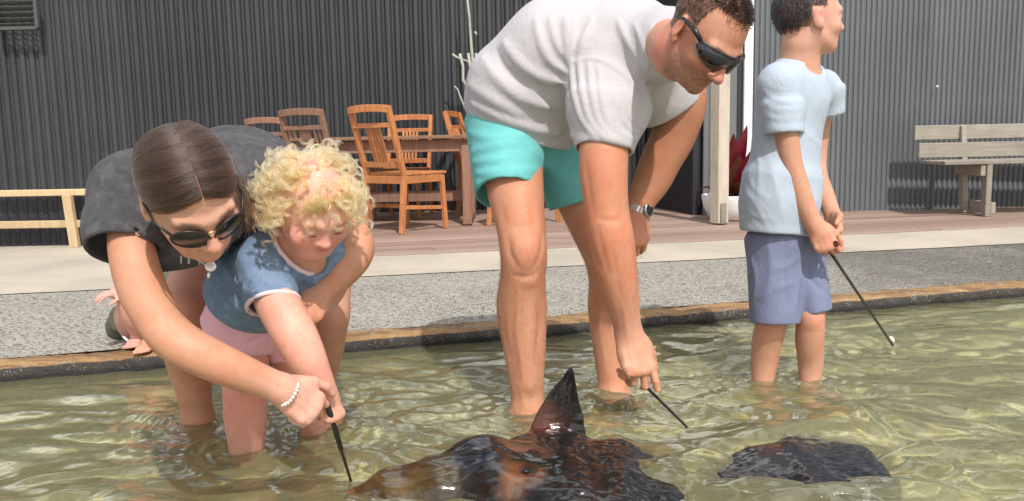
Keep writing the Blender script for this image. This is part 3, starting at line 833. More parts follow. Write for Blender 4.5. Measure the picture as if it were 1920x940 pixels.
# ---------------------------------------------------------------- skin and cloth materials
def m_skin(name, red=.25, freckle=.3):
    m, nt, b, _ = newmat(name); g = N(nt); v = g.coord('Object'); base = g.attr('Col')
    n1 = g.noise(v, 16, 4, .6); n2 = g.noise(v, 120, 3, .6); n3 = g.noise(v, 420, 2, .6)
    c = g.mix(base, g.mix(base, (1.0, .55, .45), 1.0, 'MULTIPLY'), g.math('MULTIPLY', g.ramp(n1, [(.38, 0), (.7, 1)]), red*1.6))
    n4 = g.noise(v, 45, 4, .65, .6); c = g.mix(c, g.mix(base, (1.12, 1.12, 1.15), 1.0, 'MULTIPLY'), g.math('MULTIPLY', g.ramp(n4, [(.52, 0), (.75, 1)]), .45)); c = g.mix(c, g.mix(base, (.72, .50, .42), 1.0, 'MULTIPLY'), g.math('MULTIPLY', g.ramp(n4, [(.28, 1), (.46, 0)]), .25))
    c = g.mix(c, g.mix(base, (.62, .45, .36), 1.0, 'MULTIPLY'), g.math('MULTIPLY', g.ramp(n2, [(.58, 0), (.75, 1)]), freckle))
    setin(b, Base_Color=c, Roughness=g.ramp(n1, [(.3, .50), (.7, .64)]), Normal=g.bump(g.math('ADD', g.math('MULTIPLY', g.math('ADD', n2, n3), .5), n1), .16, .004)); b.inputs['Specular IOR Level'].default_value = .38
    b.inputs['Subsurface Weight'].default_value = .0; b.inputs['Subsurface Radius'].default_value = (1.0, .35, .2); b.inputs['Subsurface Scale'].default_value = .006
    return m
def m_cloth(name, base, var=.15, weave=700, rough=.85, fold=None, wash=0.0, fade=None):
    m, nt, b, _ = newmat(name); g = N(nt); v = g.coord('Object')
    n1 = g.noise(v, 9, 5, .6, .5); n2 = g.noise(v, weave, 2, .5); n3 = g.noise(v, 38, 4, .6, .8)
    c = g.mix(base, tuple(q*(1-var) for q in base), g.ramp(n1, [(.35, 0), (.7, 1)]))
    if fade is not None: c = g.mix(c, fade, g.math('MULTIPLY', g.ramp(n3, [(.45, 0), (.75, 1)]), wash))
    n5 = g.noise(g.coord('Object', (1, 1, .55), (.3, .5, .2)), 17, 4, .55, 1.4); n6 = g.noise(g.coord('Object', (.6, 1, 1), (.9, .2, .7)), 29, 3, .5, 1.0)
    cr = g.math('ADD', g.math('POWER', g.math('SUBTRACT', 1.0, g.math('ABSOLUTE', g.math('MULTIPLY', g.math('SUBTRACT', n5, .5), 4.5))), 2.0), g.math('MULTIPLY', g.math('POWER', g.math('SUBTRACT', 1.0, g.math('ABSOLUTE', g.math('MULTIPLY', g.math('SUBTRACT', n6, .5), 4.5))), 2.0), .35))
    h = g.math('ADD', g.math('ADD', g.math('MULTIPLY', n3, .10), g.math('MULTIPLY', n2, .025)), g.math('MULTIPLY', cr, .55))
    setin(b, Base_Color=c, Roughness=rough, Normal=g.bump(h, .21, .007)); b.inputs['Specular IOR Level'].default_value = .25
    b.inputs['Sheen Weight'].default_value = .04
    return m
def m_hair(name, rough=.38, spec=.6):
    m, nt, b, _ = newmat(name); g = N(nt); v = g.coord('Object'); base = g.attr('Col')
    n1 = g.noise(v, 90, 3, .6)
    setin(b, Base_Color=g.mix(base, g.mix(base, (.5, .5, .5), 1.0, 'MULTIPLY'), g.ramp(n1, [(.4, 0), (.7, 1)])), Roughness=rough)
    b.inputs['Specular IOR Level'].default_value = spec
    return m
M_SKIN = m_skin('skin')
def m_strand(name, rough=.3, rr=.45):
    m = bpy.data.materials.new(name); m.use_nodes = True; nt = m.node_tree; nt.nodes.clear(); g = N(nt)
    out = nt.nodes.new('ShaderNodeOutputMaterial'); h = nt.nodes.new('ShaderNodeBsdfHairPrincipled'); h.parametrization = 'COLOR'
    g.lk(g.attr('Col'), h.inputs['Color']); h.inputs['Roughness'].default_value = rough; h.inputs['Radial Roughness'].default_value = rr; h.inputs['Random Roughness'].default_value = .3
    g.lk(h.outputs[0], out.inputs['Surface']); return m
M_HAIR = m_hair('hair_base'); M_STRAND = m_strand('hair_strands'); M_CURL = m_strand('blond_hair', .4, .5)
M_LENS = m_plain('dark_lens', (.012, .012, .018), .05, 0, 5, 0, 0, None, .8)
M_BLACK = m_plain('black_plastic', (.015, .015, .016), .35, .2, 20, .03)
M_STEEL = m_plain('brushed_steel', (.55, .55, .53), .25, .2, 60, .1, 1.0)
M_SILVER = m_plain('silver', (.8, .8, .8), .18, .1, 60, .05, 1.0)
# ================================================================ PEOPLE
def tint(base, *fns):
    base = A3(base)
    def fn(V):
        C = np.tile(base, (len(V), 1))
        for f in fns: C = f(V, C)
        return np.clip(C, 0, 1)
    return fn
def scalp(F, col, zf=.066, w=.8):
    def fn(V, C):
        q = F.loc(V); m = np.where(q[:, 1] > .02, q[:, 2] > zf, (q[:, 2] > -.03)&~((np.abs(q[:, 0])>.062)&(q[:, 2]<.03)&(q[:, 1]>-.03)))&(np.abs(q) < .14).all(1)
        m = (w*m)[:, None]; return C*(1-m)+A3(col)*m
    return fn
def zone(c, R, col, w=1.0, rag=0.0):
    c = A3(c)
    def fn(V, C):
        r_ = np.linalg.norm(V-c, axis=1)/R
        if rag: r_ = r_+rag*fbm(V, .9/R, 3, 91)
        m = w*np.clip(1.5-r_, 0, 1)[:, None]; return C*(1-m)+A3(col)*m
    return fn
def wrinkle(amp, scale, seed, stretch=(1, 1, 1), extra=.35):
    st = A3(stretch)
    def fn(V):
        w = V+.02*np.stack([gridnoise(V, 9, seed+5), gridnoise(V, 9, seed+6), gridnoise(V, 9, seed+7)], -1)
        n = gridnoise(w*st, scale, seed); r = 1-np.abs(n)*2
        return amp*(.7*n+.45*r)+amp*extra*gridnoise(V*st, scale*2.7, seed+2)
    return fn

# ---------------------------------------------------------------- the man
def build_man():
    root = thing('person', 'man in a pale grey t-shirt and turquoise shorts bending over the water in wraparound sunglasses', 'person', P(1050, 780, 2.45)*A3((1, 1, 0))+A3((0, 0, -.1)))
    H = Frame(P(1322, 66, 2.03), (.33, -.60, -.73), (.5, -.52, .69), 1.0)
    neck = P(1222, 60, 2.33)
    lat = unit((-.60, -.78, .10))
    sd = SD()
    # legs
    lr = SD(); lr.limb([P(955, 235, 2.54), P(965, 345, 2.43), P(977, 430, 2.37), P(982, 478, 2.345), P(980, 520, 2.36), P(978, 575, 2.395), P(984, 660, 2.395), P(988, 735, 2.38), P(991, 775, 2.375)],
                       [.092, .079, .063, .0595, .058, .068, .056, .0425, .038], .02)
    lr.ell(P(986, 472, 2.305), (unit((1, 0, 0)), (0, 1, 0), (0, 0, 1)), (.034, .030, .042), .03)
    lr.ell(P(990, 520, 2.315), ((1, 0, 0), (0, 1, 0), (0, 0, 1)), (.020, .022, .022), .02)
    lr.cap(P(990, 530, 2.335), P(990, 720, 2.345), .02, .016, .03)
    for x in (964, 1014): lr.ell(P(x, 778, 2.375), ((1, 0, 0), (0, 1, 0), (0, 0, 1)), (.014, .016, .016), .015)
    lr.group(foot_sd(P(991, 775, 2.38), (.02, -1), 1.12), .03)
    ll = SD(); ll.limb([P(1052, 235, 2.62), P(1080, 340, 2.60), P(1112, 425, 2.575), P(1136, 480, 2.555), P(1143, 525, 2.565), P(1143, 580, 2.60), P(1145, 660, 2.59), P(1148, 712, 2.575), P(1150, 740, 2.565)],
                       [.092, .080, .066, .062, .059, .063, .049, .040, .037], .02)
    ll.ell(P(1146, 470, 2.515), ((1, 0, 0), (0, 1, 0), (0, 0, 1)), (.034, .030, .040), .03)
    for x in (1131, 1170): ll.ell(P(x, 742, 2.565), ((1, 0, 0), (0, 1, 0), (0, 0, 1)), (.013, .016, .016), .015)
    ll.group(foot_sd(P(1150, 742, 2.57), (.80, -.62), 1.10), .03)
    sd.group(lr, .02); sd.group(ll, .02)
    # trunk (under the clothes)
    tr = SD(); tr.ecap(P(985, 235, 2.57), P(1010, 150, 2.54), lat, (.155, .115), (.15, .12), .05)
    tr.ecap(P(1010, 150, 2.54), P(1160, 92, 2.42), lat, (.15, .12), (.165, .12), .05)
    tr.cap(P(1160, 92, 2.42), neck, .10, .062, .05)
    sd.group(tr, .03)
    # near arm, hanging
    ar = SD(); sh = P(1130, 130, 2.31)
    ar.limb([sh, P(1133, 230, 2.25), P(1132, 320, 2.215), P(1138, 395, 2.20), P(1148, 455, 2.19), P(1160, 530, 2.20), P(1174, 600, 2.225), P(1180, 632, 2.235)],
            [.072, .062, .0585, .052, .0535, .047, .034, .029], .02)
    hw = P(1180, 628, 2.235); hd = unit(P(1200, 702, 2.20)-hw)
    hg, tips, Q = hand_sd(hw, hd, (.30, -.92, .05), 1, 1.2, [(4, 16, 12), (26, 44, 30), (40, 56, 36), (48, 60, 38)], [(.80, .55, -.30), (.95, .12, -.38), (.93, -.10, -.35)], .05)
    ar.group(hg, .025); sd.group(ar, near(sh, .05, .12))
    # far arm, braced on the knee
    al = SD(); sh2 = P(1262, 120, 2.50)
    al.limb([sh2, P(1278, 190, 2.52), P(1262, 255, 2.535), P(1240, 300, 2.54), P(1222, 340, 2.54), P(1200, 382, 2.53), P(1193, 402, 2.525)],
            [.072, .068, .061, .055, .050, .035, .031], .02)
    hw2 = P(1192, 400, 2.525); hd2 = unit(P(1190, 470, 2.48)-hw2)
    hg2, tips2, Q2 = hand_sd(hw2, hd2, (.22, -.95, .12), -1, 1.10, [(34, 48, 28), (38, 50, 30), (36, 48, 28), (32, 44, 26)], [(.70, .62, -.3), (.9, .1, -.4), (.9, -.1, -.4)], .03)
    al.group(hg2, .025); sd.group(al, near(sh2, .05, .12))
    head_sd(sd, H, neck, .062, 0, .15, jaw=1.06)
    sd.foldpx([([(952, 440), (955, 478), (972, 502)], -.0055, .010), ([(1018, 440), (1014, 480), (1000, 504)], -.0055, .010), ([(962, 516), (985, 524), (1006, 514)], -.004, .008), ([(958, 432), (985, 424), (1012, 432)], -.003, .010), ([(972, 540), (968, 620), (982, 715)], .0035, .010), ([(1010, 545), (1012, 610), (1004, 690)], -.004, .012),
               ([(940, 560), (944, 620), (962, 700)], -.003, .012), ([(978, 735), (984, 768)], .003, .008), ([(938, 380), (948, 425)], -.004, .016), ([(996, 372), (1004, 430)], -.004, .014), ([(1108, 455), (1118, 492), (1128, 505)], -.004, .010), ([(1122, 540), (1124, 620), (1138, 700)], .003, .010),
               ([(1116, 408), (1140, 418), (1168, 410)], -.003, .007), ([(1122, 432), (1128, 470), (1142, 520)], -.0035, .010), ([(1162, 555), (1172, 600), (1178, 640)], .003, .006), ([(1150, 470), (1160, 540), (1168, 600)], -.003, .009), ([(1098, 300), (1104, 360), (1112, 400)], -.004, .012), ([(1150, 300), (1156, 350), (1160, 395)], .003, .016),
               ([(1178, 648), (1188, 680), (1192, 705)], .0025, .004), ([(1168, 655), (1174, 690)], .0025, .004), ([(1192, 648), (1206, 682)], .0022, .004), ([(1292, 225), (1262, 290)], -.004, .012), ([(1235, 250), (1222, 310)], .003, .014), ([(1180, 440), (1186, 480)], .0025, .004), ([(1192, 440), (1198, 478)], .0025, .004)], 1.7, 3)
    arm = (.50, .215, .12); leg = (.52, .26, .155)
    col = tint(leg, zone(P(1140, 400, 2.2), .24, arm), zone(P(1250, 260, 2.53), .22, (.40, .18, .10)), zone(P(1180, 640, 2.2), .10, (.55, .29, .19)),  # far arm's shade is put into its darker skin tone
               zone(H.c, .13, (.50, .25, .165)), zone(H(.07, -.03, -.05), .06, (.54, .22, .16), .7), zone(H(0, .115, -.035), .022, (.60, .24, .17), .8),
               head_color(H, arm, (.26, .075, .07), (.50, .21, .14), (.075, .052, .042), (.06, .04, .03)), scalp(H, (.10, .072, .055), .088, .75))
    body = sd_obj('body', sd, .0036, M_SKIN, root, 1, None, col)
    # fine hair on shins, thighs and forearms
    co = np.empty(len(body.data.vertices)*3); body.data.vertices.foreach_get('co', co); co = co.reshape(-1, 3); no = np.empty_like(co).ravel(); body.data.vertices.foreach_get('normal', no); no = no.reshape(-1, 3)
    ok = ((co[:, 2] > .02) & (co[:, 2] < .58) & (np.linalg.norm(co-hw, axis=1) > .10) & (np.linalg.norm(co-hw2, axis=1) > .10)).nonzero()[0]; pk = ok[npr.randint(0, len(ok), 4200)]
    dv = no[pk]*.5+A3((0, 0, -1))+.35*npr.randn(len(pk), 3); dv -= no[pk]*((dv*no[pk]).sum(1)*.75)[:, None]; dv /= np.linalg.norm(dv, axis=1)[:, None]; Lh = npr.uniform(.008, .017, len(pk))
    bh = np.stack([co[pk]+dv*Lh[:, None]*q+no[pk]*(.0022*math.sin(q*2)) for q in (0, .5, 1)], 1)
    strand_obj('body_hair', bh, .00016, .00008, M_STRAND, root, np.tile(A3((.10, .05, .025)), (len(pk), 1)))
    # shorts
    s = SD(); wc = P(990, 215, 2.575)
    s.ell(P(985, 225, 2.575), (lat, unit((.1, .1, 1)), unit(np.cross(lat, (.1, .1, 1)))), (.185, .13, .15), .04)
    s.ecap(P(952, 232, 2.545), P(950, 366, 2.43), (1, .15, .04), (.125, .135), (.090, .116), .035, flat=True)
    s.ecap(P(1046, 235, 2.62), P(1090, 378, 2.60), (1, .0, -.05), (.125, .135), (.100, .105), .03, flat=True)
    s.ecap(P(950, 352, 2.436), P(949, 384, 2.422), (1, .15, .04), (.083, .107), (.085, .109), .004, 's')
    s.ecap(P(1087, 368, 2.602), P(1093, 392, 2.598), (1, 0, -.05), (.092, .097), (.094, .1), .004, 's')
    s.foldpx([([(880, 250), (925, 262), (985, 255)], .010, .012), ([(886, 285), (925, 275), (965, 268)], .012, .010), ([(888, 305), (920, 302), (950, 298)], .011, .010), ([(893, 325), (915, 326), (935, 322)], .010, .009), ([(897, 345), (912, 346), (930, 342)], .009, .009),
              ([(950, 318), (990, 322), (1015, 318)], .008, .010), ([(1030, 312), (1005, 290), (975, 255)], .008, .014), ([(1032, 305), (1060, 290), (1085, 285)], -.010, .010), ([(1030, 320), (1050, 335), (1080, 330)], .009, .012), ([(940, 355), (980, 345), (1008, 350)], .004, .006)], 2.2, 3)
    M1 = m_cloth('turquoise_cotton', (.15, .485, .475), .12, 800, .8)
    so_ = sd_obj('shorts', s, .0042, M1, root, 1, wrinkle(.0025, 9, 3, (1, 1, .6)))
    # t-shirt
    t = SD()
    t.ecap(P(981, 236, 2.585), P(1010, 160, 2.555), lat, (.185, .175), (.195, .172), .05, flat=True, rnd=.01)
    t.ecap(P(990, 170, 2.555), P(1066, 112, 2.50), lat, (.195, .168), (.20, .172), .06)
    t.ecap(P(1066, 112, 2.50), P(1168, 92, 2.42), lat, (.20, .170), (.185, .148), .06)
    t.cap(P(1168, 92, 2.42), P(1250, 84, 2.22), .13, .094, .05)
    slv = SD(); slv.ecap(P(1138, 120, 2.325), P(1141, 205, 2.27), unit((1, .1, .2)), (.116, .10), (.108, .092), .03)
    slv.ecap(P(1141, 195, 2.275), P(1132, 283, 2.235), unit((.95, .1, -.30)), (.106, .090), (.076, .078), .03, flat=True)
    slv.ecap(P(1133, 268, 2.242), P(1131, 300, 2.226), unit((.95, .1, -.30)), (.070, .071), (.071, .073), .004, 's'); t.group(slv, near(P(1130, 110, 2.33), .05, .13))
    sl2 = SD(); sl2.ecap(P(1205, 110, 2.46), P(1240, 165, 2.50), unit((.75, .1, .66)), (.12, .10), (.112, .095), .03)
    sl2.ecap(P(1235, 158, 2.50), P(1262, 203, 2.52), unit((.75, .1, .66)), (.112, .09), (.098, .085), .03, flat=True)
    sl2.ecap(P(1256, 193, 2.517), P(1268, 215, 2.523), unit((.75, .1, .66)), (.090, .078), (.092, .08), .004, 's'); t.group(sl2, .05)
    t.ecap(P(983, 230, 2.585), P(970, 262, 2.592), lat, (.175, .165), (.178, .168), .004, 's')
    t.cap(H(0, -.03, -.085), H(0, -.02, -.03), .060, .074, .006, 's')
    t.cap(H(0, .0, -.045), H(0, .03, -.06), .066, .066, .006, 's')
    # gathers: long drapes from the shoulder, rolls over the belly, sleeve swags
    fo = []
    for k, (dx, am) in enumerate(((0, .016), (16, .015), (34, .012), (52, .009))):
        fo.append(([(1070+dx, 110+k*6), (1074+dx, 165), (1088+dx*.9, 222), (1120+dx*.7, 262-k*3), (1178, 282-k*9)], am, .0085))
    fo += [([(1182, 120), (1206, 150), (1214, 195), (1204, 235)], .012, .010), ([(1150, 215), (1158, 245), (1176, 262), (1192, 262)], .010, .007), ([(1168, 222), (1178, 244), (1196, 250)], .008, .005), ([(1180, 215), (1192, 234), (1202, 238)], .007, .005),
           ([(1075, 118), (1105, 108), (1145, 118), (1175, 145), (1192, 160)], .007, .005), ([(945, 80), (975, 120), (1010, 145), (1062, 160)], .014, .016), ([(905, 110), (935, 150), (975, 185), (1040, 205)], .012, .018),
           ([(1005, 38), (1012, 75), (1030, 115), (1066, 140)], .013, .012), ([(1032, 36), (1040, 75), (1056, 105)], .011, .010), ([(1062, 36), (1064, 80), (1066, 120)], .014, .012), ([(1076, 36), (1074, 70), (1072, 100)], .012, .008), ([(880, 160), (915, 182), (975, 215)], .010, .020), ([(885, 195), (940, 222), (1010, 245), (1075, 255)], .011, .014),
           ([(1110, 36), (1100, 65), (1085, 95)], .010, .010), ([(1160, 40), (1172, 70), (1195, 110), (1200, 140)], .011, .009), ([(1190, 45), (1205, 85), (1212, 130)], .010, .007), ([(1222, 50), (1222, 95), (1216, 130)], .009, .008), ([(930, 95), (945, 130), (990, 165)], -.010, .012), ([(1000, 150), (1030, 190), (1060, 230)], -.010, .016)]
    t.foldpx([(a_, b_*1.55, c_*.72) for a_, b_, c_ in fo], 1.9, 3)
    M2 = m_cloth('pale_grey_jersey', (.48, .455, .465), .06, 900, .9)
    sd_obj('t_shirt', t, .0042, M2, root, 1, wrinkle(.0030, 6, 9, (1, 1, 1), .25))
    # collar rib and sleeve seam
    # hair: short crop on the skull
    n = 9000; u1 = npr.rand(n); th = npr.rand(n)*2*math.pi; zz = npr.uniform(-.35, 1, n)
    q = np.stack([np.sqrt(1-zz**2)*np.cos(th), np.sqrt(1-zz**2)*np.sin(th), zz], -1)
    pos = q*A3((.0765, .0985, .0895))+A3((0, -.014, .034))
    hl = .086+.0*pos[:, 0]  # hairline height at the front
    ok = np.where(pos[:, 1] > .02, pos[:, 2] > hl+.012*npr.randn(n)*.5, pos[:, 2] > -.035-.0*pos[:, 1])
    ok &= ~((np.abs(pos[:, 0]) > .062) & (np.abs(pos[:, 1]) < .022) & (pos[:, 2] < .03))
    pos, q = pos[ok], q[ok]; L = np.where(pos[:, 2] > .09, .013, .007)*npr.uniform(.7, 1.2, len(pos))
    flow = np.array([0, .55, .1])+.12*npr.randn(len(pos), 3)
    pa = np.stack([pos+(q*.40+flow*1.0*t_)*L[:, None]*t_ for t_ in (0, .5, 1.0)], 1)
    W = lambda a: H.c+a[..., 0:1]*H.r+a[..., 1:2]*H.f+a[..., 2:3]*H.u
    cc = np.where(npr.rand(len(pos), 1) < .15, A3((.07, .058, .05)), A3((.012, .009, .007)))
    strand_obj('hair', W(pa), .0009, .0004, M_STRAND, root, cc)
    # sunglasses: one wrap shield in a frame with arms over the ears
    sg = MB()
    def shield(o_, top):
        return [H(.076*math.sin(a), .030+.072*math.cos(a)+o_, .004+top-.007*(abs(a)/1.28)**2) for a in np.linspace(-1.28, 1.28, 25)]
    up = shield(.006, .021); lo_ = [H(.076*math.sin(a), .030+.072*math.cos(a)+.004, .004-.027+.020*math.exp(-(a/.16)**2)+.026*(abs(a)/1.28)**3) for a in np.linspace(-1.28, 1.28, 25)]
    V = []; 
    for a, b in zip(up, lo_):
        out = unit(a-H(0, .02, .01)); V += [a+out*.003, b+out*.002, b-out*.0005, a-out*.0005]
    Fq = []
    for i in range(24):
        for k in range(4): Fq.append((i*4+k, i*4+(k+1) % 4, (i+1)*4+(k+1) % 4, (i+1)*4+k))
    sg.add(V, Fq)
    lens = sg.build('sunglasses', M_LENS, root, True)
    fr_ = MB().tube(up, .0034, 6)
    for x in (-1, 1):
        e = up[-1] if np.dot(up[-1]-H.c, H.r)*x > 0 else up[0]
        fr_.tube([e, H(x*.081, .02, .022), H(x*.084, -.01, .020), H(x*.082, -.035, .005)], [.005, .0055, .004, .003], 6)
        fr_.tube([e, H(x*.0815, .035, .024), H(x*.083, .022, .022)], [.006, .007, .005], 6)
    fr_.build('glasses_frame', M_BLACK, lens, True)
    # steel watch on the far wrist
    wc_ = P(1195, 394, 2.527); ax = unit(P(1222, 340, 2.54)-P(1193, 402, 2.525)); sx = unit(np.cross(ax, (0, 1, 0))); sy = np.cross(ax, sx)
    wt = MB()
    for k in range(22):
        a = 2*math.pi*k/22; c_ = wc_+(sx*math.cos(a)+sy*math.sin(a))*.0375
        t_ = -sx*math.sin(a)+sy*math.cos(a); wt.bar(c_-t_*.0047, c_+t_*.0047, .020, .0045, up=tuple((sx*math.cos(a)+sy*math.sin(a)).tolist()), bev=.0012)
    wo_ = wt.build('watch_strap', M_STEEL, root)
    dn = unit(-sy*.55*np.sign(sy[1])+np.array([.75, -.2, 0])); dc = wc_+dn*.040
    a0 = unit(np.cross(dn, ax)); a1 = np.cross(dn, a0); cs = MB()
    for (r_, z_) in (): pass
    prof_ = [(.0, -.006), (.021, -.006), (.022, .002), (.0195, .006), (.0175, .005)]
    Vv = []; Ff = []
    for (r_, z_) in prof_:
        for k in range(24): Vv.append(dc+dn*z_+(a0*math.cos(k*math.pi/12)+a1*math.sin(k*math.pi/12))*max(r_, .0002))
    for i in range(4):
        for k in range(24): Ff.append((i*24+k, i*24+(k+1) % 24, (i+1)*24+(k+1) % 24, (i+1)*24+k))
    cs.add(Vv, Ff); cs.build('watch_case', M_STEEL, wo_, True)
    dl = MB(); dl.add([dc+dn*.0049+(a0*math.cos(k*math.pi/12)+a1*math.sin(k*math.pi/12))*.0178 for k in range(24)], [tuple(range(24))]); dl.build('watch_dial', M_BLACK, wo_)
    return tips, Q, hd
man_tips, man_Q, man_hd = build_man()
print('man %.1f' % (time.time()-T0))
# ---------------------------------------------------------------- the boy
def build_boy():
    root = thing('person', 'boy in a pale blue t-shirt and slate blue shorts standing ankle deep and looking away', 'person', P(1475, 735, 2.65)*A3((1, 1, 0))+A3((0, 0, -.1)))
    H = Frame(P(1517, 34, 2.64), (.985, .16, .03), (-.03, -.06, .995), .98)
    neck = P(1497, 122, 2.66)
    fw = unit((.86, -.5, 0)); lat = unit((-.5, -.86, 0))        # facing, and the boy's right
    sd = SD()
    lr = SD(); lr.limb([P(1448, 450, 2.64), P(1450, 540, 2.63), P(1446, 605, 2.62), P(1438, 640, 2.64), P(1433, 680, 2.655), P(1430, 715, 2.65), P(1429, 735, 2.65)], [.075, .060, .044, .042, .037, .029, .028], .02)
    lr.ell(P(1450, 600, 2.60), ((1, 0, 0), (0, 1, 0), (0, 0, 1)), (.026, .026, .030), .02)
    lr.group(foot_sd(P(1429, 735, 2.65), (.25, -.9), .86), .02)
    ll = SD(); ll.limb([P(1490, 450, 2.70), P(1512, 540, 2.64), P(1519, 600, 2.61), P(1518, 640, 2.625), P(1520, 680, 2.645), P(1518, 715, 2.64), P(1517, 735, 2.64)], [.072, .056, .040, .039, .035, .028, .027], .02)
    ll.ell(P(1521, 598, 2.585), ((1, 0, 0), (0, 1, 0), (0, 0, 1)), (.025, .024, .030), .02)
    ll.group(foot_sd(P(1517, 735, 2.64), (.55, -.8), .84), .02)
    sd.group(lr, .015); sd.group(ll, .015)
    tr = SD(); tr.ecap(P(1460, 440, 2.67), P(1475, 300, 2.68), lat, (.098, .072), (.10, .078), .05)
    tr.ecap(P(1475, 300, 2.68), P(1490, 175, 2.68), lat, (.11, .085), (.13, .08), .05); tr.cap(P(1490, 160, 2.68), neck, .08, .052, .05)
    sd.group(tr, .03)
    ar = SD(); sh = P(1466, 165, 2.57)
    ar.limb([sh, P(1472, 230, 2.555), P(1482, 300, 2.55), P(1496, 348, 2.545), P(1508, 385, 2.54), P(1528, 425, 2.53)], [.036, .034, .0295, .0285, .027, .0215], .02)
    ar.ell(P(1490, 345, 2.56), ((1, 0, 0), (0, 1, 0), (0, 0, 1)), (.027, .025, .025), .02)
    hw = P(1530, 424, 2.53); hd = unit(P(1553, 470, 2.51)-hw)
    hg, tips, Q = hand_sd(hw, hd, (-.25, -.95, -.15), 1, .88, [(35, 50, 30), (48, 62, 38), (52, 66, 40), (54, 66, 40)], [(.75, .50, -.45), (.9, .05, -.45), (.9, -.25, -.4)], .03)
    ar.group(hg, .02); sd.group(ar, near(sh, .04, .10))
    al = SD(); sh2 = P(1545, 172, 2.82)
    al.limb([sh2, P(1533, 250, 2.85), P(1530, 318, 2.83), P(1546, 365, 2.74), P(1562, 405, 2.64)], [.036, .034, .030, .027, .0215], .02)
    hw2 = P(1562, 405, 2.63); hd2 = unit(P(1562, 455, 2.56)-hw2)
    hg2, t2, Q2 = hand_sd(hw2, hd2, (.8, .3, -.1), -1, .90, [(38, 55, 30), (45, 60, 35), (48, 62, 38), (50, 62, 38)], None, .02)
    al.group(hg2, .02); sd.group(al, near(sh2, .04, .10))
    head_sd(sd, H, neck, .049, .45, .7, nose=.97)
    base = (.50, .275, .18)
    col = tint(base, zone(P(1545, 460, 2.52), .07, (.58, .29, .19)), zone(P(1450, 600, 2.6), .05, (.60, .27, .18), .7), zone(P(1519, 600, 2.6), .05, (.60, .27, .18), .7), zone(H.c, .12, (.62, .36, .27)), zone(H(.08, -.01, 0), .03, (.66, .28, .22), .7),
               head_color(H, base, (.55, .20, .17), (.64, .28, .22), None, (.07, .05, .035), .45), scalp(H, (.03, .022, .02)))
    sd_obj('body', sd, .0036, M_SKIN, root, 1, None, col)
    s = SD()
    s.ell(P(1460, 444, 2.667), (lat, fw, (0, 0, 1)), (.116, .092, .105), .03)
    s.ecap(P(1452, 446, 2.65), P(1453, 606, 2.615), unit((1, -.3, 0)), (.086, .094), (.076, .088), .03, flat=True)
    s.ecap(P(1494, 452, 2.69), P(1527, 586, 2.645), unit((1, -.3, -.02)), (.080, .098), (.054, .094), .025, flat=True)
    s.ecap(P(1453, 595, 2.617), P(1453, 622, 2.612), unit((1, -.3, 0)), (.069, .079), (.071, .081), .004, 's')
    s.ecap(P(1525, 575, 2.647), P(1530, 602, 2.64), unit((1, -.3, -.02)), (.047, .087), (.049, .089), .004, 's')
    s.foldpx([([(1500, 470), (1500, 520), (1488, 590)], .010, .010), ([(1508, 500), (1522, 528), (1545, 548)], -.009, .007), ([(1440, 450), (1448, 500), (1436, 560)], .007, .012), ([(1478, 445), (1470, 500), (1474, 570)], -.006, .012), ([(1404, 470), (1420, 520), (1412, 570)], .006, .009), ([(1425, 560), (1455, 540), (1490, 530)], .006, .009), ([(1500, 480), (1480, 500), (1455, 505)], .005, .009)], 2.4, 3)
    M1 = m_cloth('slate_blue_cotton', (.18, .20, .30), .14, 700, .85)
    sd_obj('shorts', s, .0042, M1, root, 1, wrinkle(.0022, 9, 23, (1, 1, .6)))
    t = SD()
    t.ecap(P(1457, 437, 2.665), P(1468, 330, 2.675), lat, (.150, .112), (.146, .104), .05, flat=True, rnd=.008)
    t.ecap(P(1462, 370, 2.67), P(1485, 185, 2.68), lat, (.150, .108), (.140, .098), .06)
    t.cap(P(1486, 185, 2.67), P(1490, 142, 2.67), .098, .072, .05)
    t.cap(P(1462, 160, 2.585), P(1540, 165, 2.78), .062, .060, .05)
    sl_ = SD(); sl_.ecap(P(1463, 160, 2.575), P(1468, 205, 2.565), (1, -.2, .0), (.060, .058), (.060, .057), .03)
    sl_.ecap(P(1466, 195, 2.567), P(1469, 253, 2.553), (1, -.2, -.06), (.061, .058), (.058, .054), .02, flat=True)
    sl_.ecap(P(1469, 242, 2.556), P(1469, 272, 2.548), (1, -.2, -.06), (.049, .045), (.050, .046), .004, 's'); t.group(sl_, near(P(1462, 150, 2.59), .04, .09))
    s2 = SD(); s2.ecap(P(1548, 165, 2.79), P(1553, 216, 2.80), (1, -.2, .1), (.060, .058), (.052, .052), .02, flat=True); t.group(s2, .03)
    t.ecap(P(1456, 428, 2.665), P(1455, 455, 2.664), lat, (.138, .100), (.140, .102), .004, 's')
    t.cap(P(1497, 124, 2.66), P(1508, 80, 2.64), .060, .060, .005, 's')
    t.ell(P(1512, 132, 2.63), (fw, lat, (0, 0, 1)), (.055, .05, .022), .01, 's')
